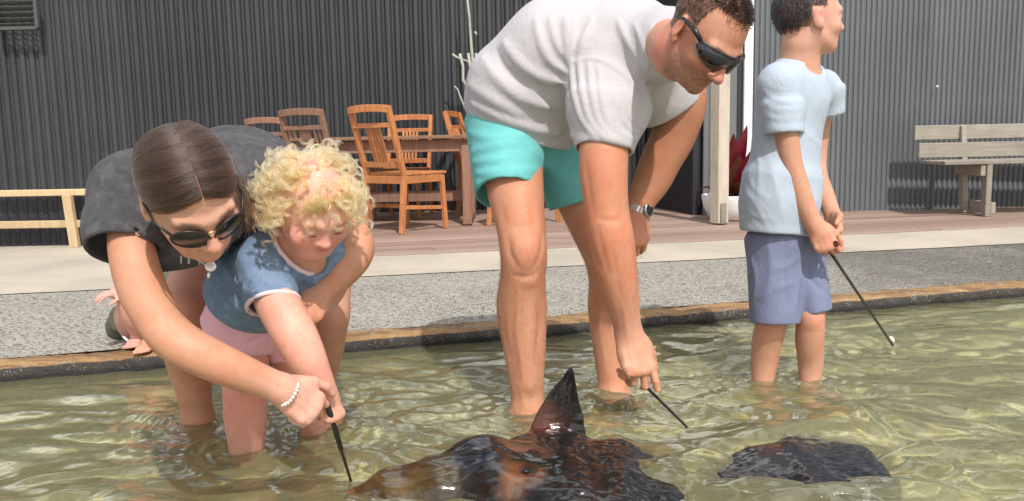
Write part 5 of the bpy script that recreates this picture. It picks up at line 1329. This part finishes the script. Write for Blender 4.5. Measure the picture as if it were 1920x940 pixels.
    strand_obj('hair', W(np.array(paths)), .00040, .00025, M_CURL, root, np.clip(np.array(cols), .02, .98))
    return tips, Q, hd
tod_tips, tod_Q, tod_hd = build_toddler()
print('toddler %.1f' % (time.time()-T0))

# ---------------------------------------------------------------- the child crouching on the kerb, mostly hidden
def build_crouch():
    fy = 2.995; root = thing('person', 'barefoot child in khaki shorts crouching on the kerb behind the woman', 'person', P(290, 655, fy)*A3((1, 1, 0))+A3((0, 0, .055)))
    sd = SD(); ank = P(292, 632, 3.06)
    l = SD(); l.limb([P(258, 605, 3.20), P(300, 575, 3.06), P(318, 555, 3.00), P(312, 580, 3.02), P(300, 612, 3.05), ank], [.064, .052, .044, .044, .040, .030], .02)
    l.group(foot_sd(P(286, 634, 3.06), (-.05, -1), .62, .058), .02)
    l2 = SD(); l2.limb([P(252, 612, 3.22), P(245, 592, 3.12), P(250, 566, 3.05), P(256, 592, 3.06), P(266, 625, 3.12)], [.055, .054, .044, .046, .034], .02); l2.group(foot_sd(P(270, 634, 3.14), (-.1, -1), .62, .058), .02)
    sd.group(l, .004); sd.group(l2, .004)
    sd.ecap(P(278, 600, 3.28), P(300, 500, 3.22), (1, .2, 0), (.095, .08), (.10, .075), .03); sd.cap(P(300, 490, 3.2), P(306, 462, 3.18), .06, .04, .03)
    a = SD(); a.limb([P(262, 500, 3.2), P(245, 530, 3.13), P(236, 548, 3.07), P(222, 550, 3.03)], [.042, .034, .028, .022], .02)
    hg, _, _ = hand_sd(P(226, 550, 3.035), unit(P(204, 552, 3.0)-P(226, 550, 3.035)), (0, -.3, .95), 1, .62, [(15, 25, 15)]*4); a.group(hg, .015); sd.group(a, .02)
    Hh = Frame(P(312, 420, 3.14), (.3, -.9, -.3), (.1, -.3, .95), .86); head_sd(sd, Hh, P(304, 470, 3.19), .045, .8)
    col = tint((.60, .33, .26), zone(P(284, 650, 2.98), .06, (.62, .27, .18)), head_color(Hh, (.6, .33, .26), (.5, .2, .17), (.62, .28, .22), None, (.08, .05, .03), .8), scalp(Hh, (.06, .04, .025)))
    sd_obj('body', sd, .0045, M_SKIN, root, 1, None, col)
    s = SD(); s.ell(P(262, 610, 3.31), ((1, 0, 0), (0, 1, 0), (0, 0, 1)), (.125, .11, .085), .03)
    s.ecap(P(250, 606, 3.28), P(236, 596, 3.185), (1, 0, .3), (.075, .07), (.064, .062), .03, flat=True)
    s.ecap(P(285, 600, 3.25), P(300, 580, 3.10), (1, 0, .3), (.075, .07), (.062, .06), .03, flat=True)
    sd_obj('shorts', s, .005, m_cloth('khaki_cotton', (.085, .085, .055), .2, 600, .9), root, 1, wrinkle(.003, 12, 71))
    h_ = MB().tube([P(x, y, 3.10) for x, y in ((229, 630), (239, 638), (252, 640), (262, 636))], [.003, .006, .007, .004], 8); h_.build('hem', M_WHITE, root, True)
    t = SD(); t.ecap(P(280, 590, 3.28), P(300, 500, 3.22), (1, .2, 0), (.108, .092), (.112, .088), .03, flat=True); t.ecap(P(300, 505, 3.22), P(304, 478, 3.2), (1, .2, 0), (.115, .09), (.07, .06), .03); t.cap(P(268, 496, 3.2), P(256, 516, 3.16), .060, .052, .03); t.cap(P(330, 496, 3.2), P(334, 520, 3.18), .060, .052, .03)
    sd_obj('t_shirt', t, .006, m_cloth('olive_jersey', (.14, .15, .11), .2, 600, .9), root)
    n = 5000; z_ = npr.uniform(-.3, 1, n); th = npr.rand(n)*6.28; q = np.stack([np.sqrt(1-z_**2)*np.cos(th), np.sqrt(1-z_**2)*np.sin(th), z_], -1); p = q*A3((.078, .1, .09))+A3((0, -.014, .034)); ok = ~((p[:, 1] > .03) & (p[:, 2] < .065)); p, q = p[ok], q[ok]
    pa = np.stack([p+(q*.3+A3((0, .2, -.5))*k)*.03*k for k in (0, .5, 1)], 1); W = lambda a: Hh.c+(a[..., 0:1]*Hh.r+a[..., 1:2]*Hh.f+a[..., 2:3]*Hh.u)*Hh.sc
    strand_obj('hair', W(pa), .0014, .0008, M_STRAND, root, np.tile(A3((.06, .04, .025)), (len(p), 1)))
build_crouch()
print('crouch %.1f' % (time.time()-T0))
# ================================================================ THINGS ON THE DECK
M_ORANGE = m_wood('orange_hardwood', (.62, .25, .085), (.40, .14, .05), rough=.5, weather=.35)
M_BROWN = m_wood('weathered_brown_timber', (.36, .19, .125), (.22, .11, .075), rough=.65, weather=.5)
M_TABLE = m_wood('table_timber', (.33, .19, .10), (.20, .10, .055), rough=.6, weather=.5)
M_PALE = m_wood('pale_pine', (.66, .50, .30), (.52, .36, .19), rough=.6, weather=.25)
M_GREYW = m_wood('silvered_timber', (.36, .32, .262), (.25, .22, .18), rough=.75, weather=.35, axis=0)
M_POST = m_wood('weathered_post_timber', (.72, .63, .52), (.55, .47, .37), rough=.75, weather=.35)
DZ = .083
def copy_tree(o, parent=None):
    c = o.copy(); COL.objects.link(c)
    if parent is not None: c.parent = parent; c.matrix_parent_inverse = o.matrix_parent_inverse.copy()
    for ch in [q for q in o.children]: copy_tree(ch, c)
    return c
def chair(mat, label, slats, top=.95, w=.45):
    """local: faces +y, back at -y"""
    r = thing('dining_chair', label, 'chair', (0, 0, 0), 'wooden dining chairs round the table')
    hw = w/2-.02
    def back(z): return -.205-(max(0, z-.44)*.27)-(max(0, .44-z)*.10)
    for sx in (-1, 1):
        mb = MB(); zs = [0, .22, .44, .60, .78, top]
        for a, b in zip(zs[:-1], zs[1:]): mb.bar((sx*hw, back(a), a-.001), (sx*hw, back(b), b+.001), .034, .044, up=(0, 1, 0), bev=.004)
        mb.build('back_post', mat, r)
        MB().bar((sx*(hw+.0), .205, .425), (sx*(hw+.012), .222, 0), .036, .036, up=(0, 1, 0), bev=.004).build('leg', mat, r)
        MB().bar((sx*hw, back(.2), .2), (sx*hw, .205, .17), .018, .030, bev=.003).build('stretcher', mat, r)
        MB().bar((sx*hw, -.19, .405), (sx*hw, .20, .405), .022, .060, bev=.003).build('side_rail', mat, r)
    MB().bar((-hw, .205, .40), (hw, .205, .40), .060, .022, up=(0, 1, 0), bev=.003).build('front_rail', mat, r)
    MB().bar((-hw, -.215, .405), (hw, -.215, .405), .060, .022, up=(0, 1, 0), bev=.003).build('rear_rail', mat, r)
    MB().bar((-hw+.01, back(.2)+.2, .185), (hw-.01, back(.2)+.2, .185), .018, .028, bev=.003).build('cross_stretcher', mat, r)
    for k in range(5):
        y = -.16+k*.092; MB().box((0, y, .447), (w-.01, .086, .020), bev=.004).build('seat_slat', mat, r)
    tr = MB(); n = 7
    for i in range(n):
        a, b = -1+2*i/n, -1+2*(i+1)/n; f = lambda q: (q*(hw+.012), back(top)-.028*(1-q*q), top+.012*(1-q*q)-.02)
        tr.bar(f(a), f(b), .055, .026, up=(0, 1, 0), bev=.003)
    tr.build('top_rail', mat, r)
    MB().bar((-hw, back(.815)-.012, .815), (hw, back(.815)-.012, .815), .036, .020, up=(0, 1, 0), bev=.003).build('upper_rail', mat, r)
    MB().bar((-hw, back(.52), .52), (hw, back(.52), .52), .045, .022, up=(0, 1, 0), bev=.003).build('lower_rail', mat, r)
    for (x, sw) in slats:
        MB().bar((x, back(.53), .53), (x, back(.81)-.010, .81), sw, .012, up=(0, 1, 0), bev=.002).build('slat', mat, r)
    return r
narrow = [(-.068, .022), (-.034, .022), (0, .022), (.034, .022), (.068, .022)]
broad = [(-.155, .026), (-.105, .026), (0, .115), (.105, .026), (.155, .026)]
def put(c, x, y, face, s=1.0):
    c.location = (x, y, DZ); c.rotation_euler = (0, 0, face-math.pi/2); c.scale = (s, s, s)
c0 = chair(M_ORANGE, 'orange slat-back chair turned from us at the table, just right of the toddler', narrow)
put(c0, -.83, 6.70, math.atan2(.78, .62))
cb = chair(M_BROWN, 'weathered brown chair with a broad centre slat and pale post tips, right above the toddler', broad)
put(cb, -1.50, 7.18, math.atan2(.85, .45))
cb2 = copy_tree(cb); cb2['label'] = 'weathered brown chair farthest left, half hidden by the other brown chair'; put(cb2, -1.96, 7.72, math.atan2(.85, .45), .95)
for (x, y, fa, lb, s) in ((-.99, 7.84, -1.75, 'orange chair on the wall side of the table, seen past the nearest chair back', .97),
                       (-.20, 7.92, -.25, 'orange chair at the far table corner, cut off by the turquoise shorts', .99),
                       (.10, 6.98, 2.75, 'orange chair behind the bending man, showing only legs between his thighs', .97)):
    c = copy_tree(c0); c['label'] = lb; put(c, x, y, fa, s)
tb = thing('dining_table', 'long weathered wooden dining table on the deck among the chairs', 'table', (-.9, 7.3, DZ))
def tp(name, mb, mat=M_TABLE, par=tb): return mb.build(name, mat, par)
tx0, tx1, ty0, ty1, tz = -1.78, -.27, 6.93, 7.72, DZ+.735
for k in range(6):
    y = ty0+.066+k*.132; tp('top_plank', MB().box(((tx0+tx1)/2, y, tz-.014), (tx1-tx0, .126, .028), bev=.004))
for y in (ty0+.09, ty1-.09): tp('apron', MB().bar((tx0+.08, y, tz-.085), (tx1-.08, y, tz-.085), .028, .10, bev=.003), M_BROWN)
for x in (tx0+.09, tx1-.09):
    tp('end_apron', MB().bar((x, ty0+.10, tz-.085), (x, ty1-.10, tz-.085), .028, .10, bev=.003), M_BROWN)
    for y in (ty0+.09, ty1-.09):
        tp('leg', MB().box((x, y, DZ+.335), (.075, .075, .67), bev=.006), M_BROWN)
    tp('foot_rail', MB().bar((x, ty0+.0, DZ+.035), (x, ty1-.0, DZ+.035), .08, .06, bev=.006), M_BROWN)
tp('stretcher', MB().bar((tx0+.09, 7.32, DZ+.22), (tx1-.09, 7.32, DZ+.22), .045, .09, bev=.004), M_BROWN)
# ---- low pale rail with dark infill, far left
fr = thing('low_rail_fence', 'low pale timber rail with dark ribbed infill at the left edge', 'fence', (-3.4, 6.15, .075))
def rl(name, a, b, w, d, mat=M_PALE): return MB().bar(a, b, w, d, bev=.004).build(name, mat, fr)
ya = lambda x: 6.148-.033*(x+3.36)
pz = [P(33, 362, 6.158)[2], P(33, 421, 6.158)[2]]
for z, hgt in ((pz[0], .046), (pz[1], .052)): rl('rail', (-4.6, ya(-4.6), z), (-2.05, ya(-2.05), z-.005), .05, hgt)
px_ = P(142, 420, 6.14)[0]
for x in (px_, px_-1.1, px_+.95): MB().bar((x-.025, ya(x)-.035, pz[0]-.02), (x, ya(x)-.035, .068), .062, .05, up=(0, 1, 0), bev=.004).build('post', M_PALE, fr)
V, F, wd = corr_mesh(2.55, .075, .014, pz[0]-.085, .07)
for q in range(1):
    o = mesh_obj('infill_panel', V, F, M_DARK, fr, True, world=False); o.matrix_parent_inverse = Matrix.Translation(-fr.location); o.location = (-4.6, ya(-4.6)+.09, 0); o.rotation_euler = (0, 0, -.033)
# ---- verandah post
vp = thing('verandah_post', 'square weathered timber post in front of the white planter', 'post', (1.63, 6.66, .083))
b0 = Z(1350, 421, .083); x, y = b0[0], b0[1]+.03
MB().box((x, y, 1.40), (.108, .10, 2.62), rz=.5, bev=.006).build('shaft', M_POST, vp)
MB().box((x+.021, y-.058, .17), (.055, .008, .16), rz=.5, bev=.002).build('base_plate', M_GREYW, vp)
# ---- white bowl planter with red plant
pc = P(1372, 385, 6.98); pl = thing('planter', 'white round bowl planter behind the timber post', 'planter', (pc[0], pc[1], .083))
mb = MB(); mb.lathe((pc[0], pc[1], .083), [(.001, 0), (.15, 0), (.19, .03), (.225, .10), (.243, .175), (.245, .205), (.228, .205), (.222, .17), (.20, .16), (.001, .16)], 40); mb.build('bowl', M_WHITE, pl, True)
so2 = MB(); so2.lathe((pc[0], pc[1], .083), [(.001, .185), (.10, .188), (.222, .178)], 24); so2.build('soil', m_plain('bark_mulch', (.07, .045, .03), .95, .6, 40, 1.0), pl, True)
def leaf(base, dirv, L, w, curl, n=9):
    d = unit(dirv); side = unit(np.cross(d, (0, 0, 1.0)))if abs(d[2]) < .98 else A3((1, 0, 0)); up = np.cross(side, d); V = []; F = []
    for i in range(n):
        t = i/(n-1); c = A3(base)+d*L*t-A3((0, 0, 1))*curl*t*t*L+up*.0; ww = w*.72*max(.06, math.sin(math.pi*min(1, .14+.86*t))**.75)
        c2 = c+up*ww*.28
        V += [tuple(c2-side*ww), tuple(c), tuple(c2+side*ww)]
    for i in range(n-1):
        for k in (0, 1): F.append((i*3+k, i*3+k+1, (i+1)*3+k+1, (i+1)*3+k))
    nb = len(V); V += [(v[0], v[1], v[2]-.0025) for v in V]; F += [tuple(q+nb for q in reversed(f)) for f in F]
    return V, F
M_RED = m_plain('crimson_leaf', (.17, .010, .022), .35, .5, 14, .2); M_REDB = m_plain('bronze_leaf', (.16, .05, .028), .4, .5, 14, .2)
pt = thing('red_plant', 'crimson and bronze broad-leaved plant growing in the white planter', 'plant', (pc[0], pc[1], .27))
lv_ = [((.10, -.30, 1), .62, .085, .02, M_RED), ((.36, -.30, 1), .64, .095, .04, M_RED), ((-.08, -.35, 1), .58, .08, .05, M_RED), ((-.85, -.30, .95), .40, .05, .55, M_RED), ((-.9, -.1, .75), .36, .045, .45, M_RED), ((.28, -.75, .85), .42, .095, .25, M_REDB), ((.05, -.8, .8), .38, .10, .35, M_REDB), ((.5, -.5, .85), .44, .095, .3, M_REDB), ((-.35, -.7, .6), .28, .07, .4, M_REDB), ((.55, .2, .9), .42, .06, .2, M_RED), ((-.3, .5, .9), .42, .06, .2, M_RED), ((.8, -.2, .6), .30, .07, .4, M_REDB), ((.62, -.35, 1), .52, .075, .10, M_RED), ((.0, -.45, .9), .45, .08, .12, M_REDB), ((.22, -.5, 1), .50, .07, .06, M_RED)]
for (dv_, L, w_, cu, mt) in lv_:
    V, F = leaf((pc[0]+dv_[0]*.04, pc[1]+dv_[1]*.05, .265), dv_, L, w_, cu); mesh_obj('leaf', V, F, mt, pt, True)
M_DRY = m_plain('dry_leaf', (.42, .30, .18), .8, .5, 20, .2)
for k in range(9):
    a = rnd.uniform(3.6, 6.2); rr = rnd.uniform(.05, .16); V, F = leaf((pc[0]+rr*math.cos(a), pc[1]+rr*math.sin(a), .272), (rnd.uniform(-1, 1), rnd.uniform(-1, .2), rnd.uniform(.1, .7)), rnd.uniform(.06, .11), .018, .2, 5); mesh_obj('dry_leaf', V, F, M_DRY if k % 2 else M_REDB, pt, True)
# ---- bare pale plant against the wall
bp = thing('bare_plant', 'bare pale leafless plant with stubby branches standing by the charcoal wall', 'plant', P(880, 395, 8.1)*A3((1, 1, 0))+A3((0, 0, .08)))
M_TWIG = m_plain('pale_twig', (.42, .42, .36), .8, .3, 30, .3)
B_ = lambda pts, r: MB().tube([P(x, y, 8.05) for x, y in pts], r, 7)
B_([(872, -40), (880, 33), (884, 90), (888, 130), (892, 230), (890, 330), (888, 396)], [.010, .012, .014, .015, .018, .022, .026]).build('stem', M_TWIG, bp, True)
for pts, r in (([(888, 150), (882, 130), (878, 100)], .013), ([(890, 190), (868, 150), (868, 125), (862, 101)], .014), ([(867, 112), (857, 108), (848, 102)], .011), ([(868, 112), (876, 115), (886, 118)], .009), ([(889, 150), (894, 120), (892, 100)], .011), ([(890, 240), (870, 200), (858, 168), (852, 162)], .008), ([(890, 60), (892, 62), (893, 66)], .012)):
    B_(pts, r).build('branch', M_TWIG, bp, True)
# ---- bench on the right
bn = thing('garden_bench', 'silver grey plank bench against the grey wall at the right edge', 'bench', (4.1, 7.1, .083))
bx0 = P(1716, 250, 7.20)[0]; bl = 1.75
def bz(y, Y): return P(1716, y, Y)[2]
for (y0, y1, Y, dx) in ((236, 263, 7.22, 0), (269, 297, 7.16, .012)):
    za, zb = bz(y0, Y), bz(y1, Y); MB().bar((bx0+dx, Y, (za+zb)/2), (bx0+bl, Y+.02, (za+zb)/2-.0), .035, abs(za-zb), bev=.004).build('back_plank', M_GREYW, bn)
zs = bz(303, 6.95)
for k in range(4):
    Y = 6.80+k*.097; MB().bar((bx0+.035, Y, zs-.012), (bx0+bl, Y+.02, zs-.012), .088, .030, bev=.004).build('seat_plank', M_GREYW, bn)
for xo in (.40, 1.55):
    x = bx0+xo
    MB().bar((x, 6.80, zs-.03), (x, 6.80, .083), .045, .075, up=(0, 1, 0), bev=.004).build('leg', M_GREYW, bn)
    MB().bar((x, 7.22, bz(238, 7.22)), (x, 7.12, .083), .045, .07, up=(0, 1, 0), bev=.004).build('leg', M_GREYW, bn)
    MB().bar((x+.046, 6.77, .15), (x+.046, 7.18, .15), .04, .09, bev=.004).build('foot_rail', M_GREYW, bn)
    MB().bar((x-.046, 6.775, zs-.075), (x-.046, 7.18, zs-.075), .04, .09, bev=.004).build('seat_bearer', M_GREYW, bn)
# ================================================================ RAYS AND FEEDING STICKS
m, nt, b, _ = newmat('wet_ray_skin'); g = N(nt); v = g.coord('Object'); n1 = g.noise(v, 9, 5, .6, .5); n2 = g.noise(v, 60, 3)
c = g.mix(g.attr('Col'), g.mix(g.attr('Col'), (.35, .3, .28), 1.0, 'MULTIPLY'), g.ramp(n1, [(.4, 0), (.66, 1)]))
setin(b, Base_Color=c, Roughness=.20, Normal=g.bump(g.math('ADD', g.math('MULTIPLY', n1, 1.5), n2), .22, .006)); b.inputs['Coat Weight'].default_value = .35; b.inputs['Coat Roughness'].default_value = .04
M_RAY = m
def pool_ray():
    r = thing('stingray', 'glossy dark ray with one pointed wing raised out of the water', 'ray', (0, 1.95, 0))
    sd = SD(); Yv = A3((0, 1, 0)); S_ = lambda x, y, Y: P(x, y, Y)
    ax = [A3((-.392, 1.842, -.012)), A3((-.30, 1.86, .000)), A3((-.19, 1.885, .010)), A3((-.06, 1.915, .016)), A3((.10, 1.94, .012)), A3((.24, 1.91, .004)), A3((.37, 1.90, -.012))]
    wd_ = [(.022, .018), (.075, .034), (.105, .045), (.150, .056), (.19, .046), (.20, .040), (.13, .024)]
    for i in range(6): sd.ecap(ax[i], ax[i+1], Yv, wd_[i], wd_[i+1], .03)
    sd.ell(P(962, 900, 1.87), ((1, 0, 0), (0, 1, 0), (0, 0, 1)), (.062, .060, .040), .05)
    sd.ell(P(905, 862, 1.97), ((1, .1, .05), (0, 1, 0), (0, 0, 1)), (.085, .075, .050), .03)
    sd.ell(P(1030, 850, 2.07), ((1, 0, 0), (0, 1, 0), (0, 0, 1)), (.10, .09, .055), .03)
    lv = [(842, 980, 1110, .020, 2.10), (815, 988, 1104, .017, 2.12), (785, 1001, 1097, .014, 2.125), (755, 1018, 1091, .011, 2.125), (728, 1037, 1086, .009, 2.12), (705, 1056, 1080, .006, 2.11), (690, 1067, 1074, .004, 2.10)]
    lv = np.array(lv); lv = np.stack([np.interp(np.linspace(0, 1, 19), np.linspace(0, 1, 7), lv[:, q]) for q in range(5)], 1)
    for _ in range(3): lv[1:-1] = .5*lv[1:-1]+.25*(lv[:-2]+lv[2:])
    for (y0, a0, b0_, t0, Y0), (y1, a1, b1_, t1, Y1) in zip(lv[:-1], lv[1:]):
        sd.ecap(P((a0+b0_)/2, y0, Y0), P((a1+b1_)/2, y1, Y1), (1, .15, 0), ((b0_-a0)/2*Y0/1600, t0), ((b1_-a1)/2*Y1/1600, t1), .0025)
    sd.ecap(A3((.05, 1.80, .0)), A3((.16, 1.45, -.05)), (1, 0, 0), (.17, .030), (.05, .012), .04)      # near wing, under water
    sd.chain([A3((.44, 1.97, -.045)), A3((.75, 1.99, -.06)), A3((1.05, 2.05, -.07))], [.016, .009, .004], .02)
    sd.foldpx([([(700, 886), (760, 872), (800, 868), (850, 885)], .006, .008), ([(690, 905), (760, 900), (830, 885), (880, 868)], -.006, .008), ([(820, 862), (880, 850), (930, 842)], .006, .008), ([(940, 835), (965, 850), (985, 858)], .006, .006), ([(700, 925), (790, 930), (880, 928)], -.005, .008), ([(1010, 810), (1040, 840), (1090, 845)], -.006, .008), ([(860, 905), (890, 880), (930, 860)], .004, .006)], 1.6, 3)
    blk = (.009, .007, .006)
    col = tint(blk, zone(P(760, 905, 1.85), .085, (.10, .062, .019)), zone(P(690, 915, 1.84), .06, (.10, .062, .019)), zone(P(830, 912, 1.83), .05, (.06, .04, .014)), zone(P(640, 928, 1.84), .03, (.19, .075, .035)),
               zone(P(966, 895, 1.80), .044, (.25, .10, .036), .9, .45), zone(P(945, 850, 1.98), .022, (.22, .085, .035), .8, .5), zone(P(1020, 800, 2.11), .055, (.085, .022, .010)), zone(P(1170, 895, 1.95), .04, (.09, .03, .02), .6, .6),
               zone(P(988, 882, 1.82), .020, blk, 1.0, .3))
    bo = sd_obj('body', sd, .0042, M_RAY, r, 2, lambda V: .0022*gridnoise(V*A3((1, 2, 1)), 26, 81)+np.clip((V[:, 0]-.04)/.10, 0, 1)*(V[:, 2] < .085)*(.0030*np.abs(gridnoise(V*A3((1, 1.9, 1)), 30, 83))+.0022*gridnoise(V*A3((1, 2, 1)), 60, 84)), col)
    ep = sd.trace([(986, 884)], 1.5)[0]; e = MB(); e.lathe((0, 0, 0), [(.0002, .0045), (.004, .004), (.0075, 0), (.004, -.004), (.0002, -.0045)], 14); eo = e.build('eye', M_BLACK, r, True, world=False)
    eo.matrix_parent_inverse = Matrix.Translation(-r.location); eo.location = ep
    r2 = thing('stingray', 'dark ray swimming just under the surface at the lower right, below the boy', 'ray', (.7, 2.0, -.03))
    s2 = SD(); cx = Z(1492, 892, 0)+A3((0, 0, .015))
    s2.ecap(cx+A3((-.18, .0, -.016)), cx+A3((.02, .02, -.006)), Yv, (.05, .020), (.135, .030), .03); s2.ecap(cx+A3((.02, .02, -.006)), cx+A3((.185, .0, -.008)), Yv, (.195, .034), (.17, .024), .03)
    s2.ell(cx+A3((-.03, .06, -.004)), ((1, 0, 0), (0, 1, 0), (0, 0, 1)), (.10, .075, .026), .03); s2.ecap(cx+A3((.05, .05, -.03)), cx+A3((.12, .30, -.06)), (1, 0, 0), (.11, .016), (.03, .008), .03); s2.ecap(cx+A3((.03, -.05, -.03)), cx+A3((.10, -.34, -.06)), (1, 0, 0), (.12, .016), (.03, .008), .03)
    sd_obj('body', s2, .005, M_RAY, r2, 2, lambda V: .0032*np.abs(gridnoise(V*A3((1, 2.2, 1)), 24, 87))+.0024*gridnoise(V*A3((1, 2.4, 1)), 50, 88)-.001, tint((.012, .011, .012), zone(cx+A3((-.05, .08, .01)), .03, (.13, .04, .022), .7, .7)))
pool_ray()
M_ROD = m_plain('black_rod', (.014, .013, .013), .3, .2, 40, .05)
def rod(label, pts, r, bait=None):
    o = MB().tube(pts, r, 9).build('feeding_stick', M_ROD, None, True, label=label, cat='feeding stick', group='thin dark feeding sticks')
    o.cycles.is_caustics_receiver = True; return o
mt = man_tips; a = (A3(mt[0])*.5+A3(mt[4])*.5); a = P(1213, 727, float(a[1])-.006); e1 = Z(1290, 803, .002); d_ = unit(e1-a)
rod('black feeding stick in the hand of the bending man, its tip under water', [a-d_*.018, a, e1, e1+d_*.06], [.0042, .0042, .0034, .0026])
wt_ = A3(tod_tips[0]); a = P(619, 775, float(min(wom_tips[0][1], wt_[1])-.004)); e1 = Z(658, 902, .004); d_ = unit(e1-a)
rod('black feeding stick held by the woman and toddler together above the ray snout', [a-d_*.04, a+(e1-a)*.5, a+(e1-a)*.52, e1], [.0062, .0062, .0042, .0034])
bt_ = A3(boy_tips[0]); a = P(1564, 484, float(bt_[1])-.01); e1 = Z(1674, 648, .012); d_ = unit(e1-a)
rb = rod('long black feeding stick with pale bait held out by the boy', [a-d_*.03, a, e1], [.0052, .0050, .0042])
bb = MB(); q = P(1671, 638, float(e1[1])); bb.tube([q+A3((-.006, 0, .014)), q+A3((.0, 0, .006)), q+A3((.006, 0, -.004)), q+A3((.010, 0, -.010))], [.003, .009, .008, .003], 8)
bb.build('bait', m_plain('pale_bait', (.75, .70, .60), .4, .3, 60, .3), rb, True)
print('things %.1f' % (time.time()-T0))
print('script %.1f s' % (time.time()-T0), sum(len(o.data.polygons) for o in bpy.data.objects if o.type == 'MESH'))
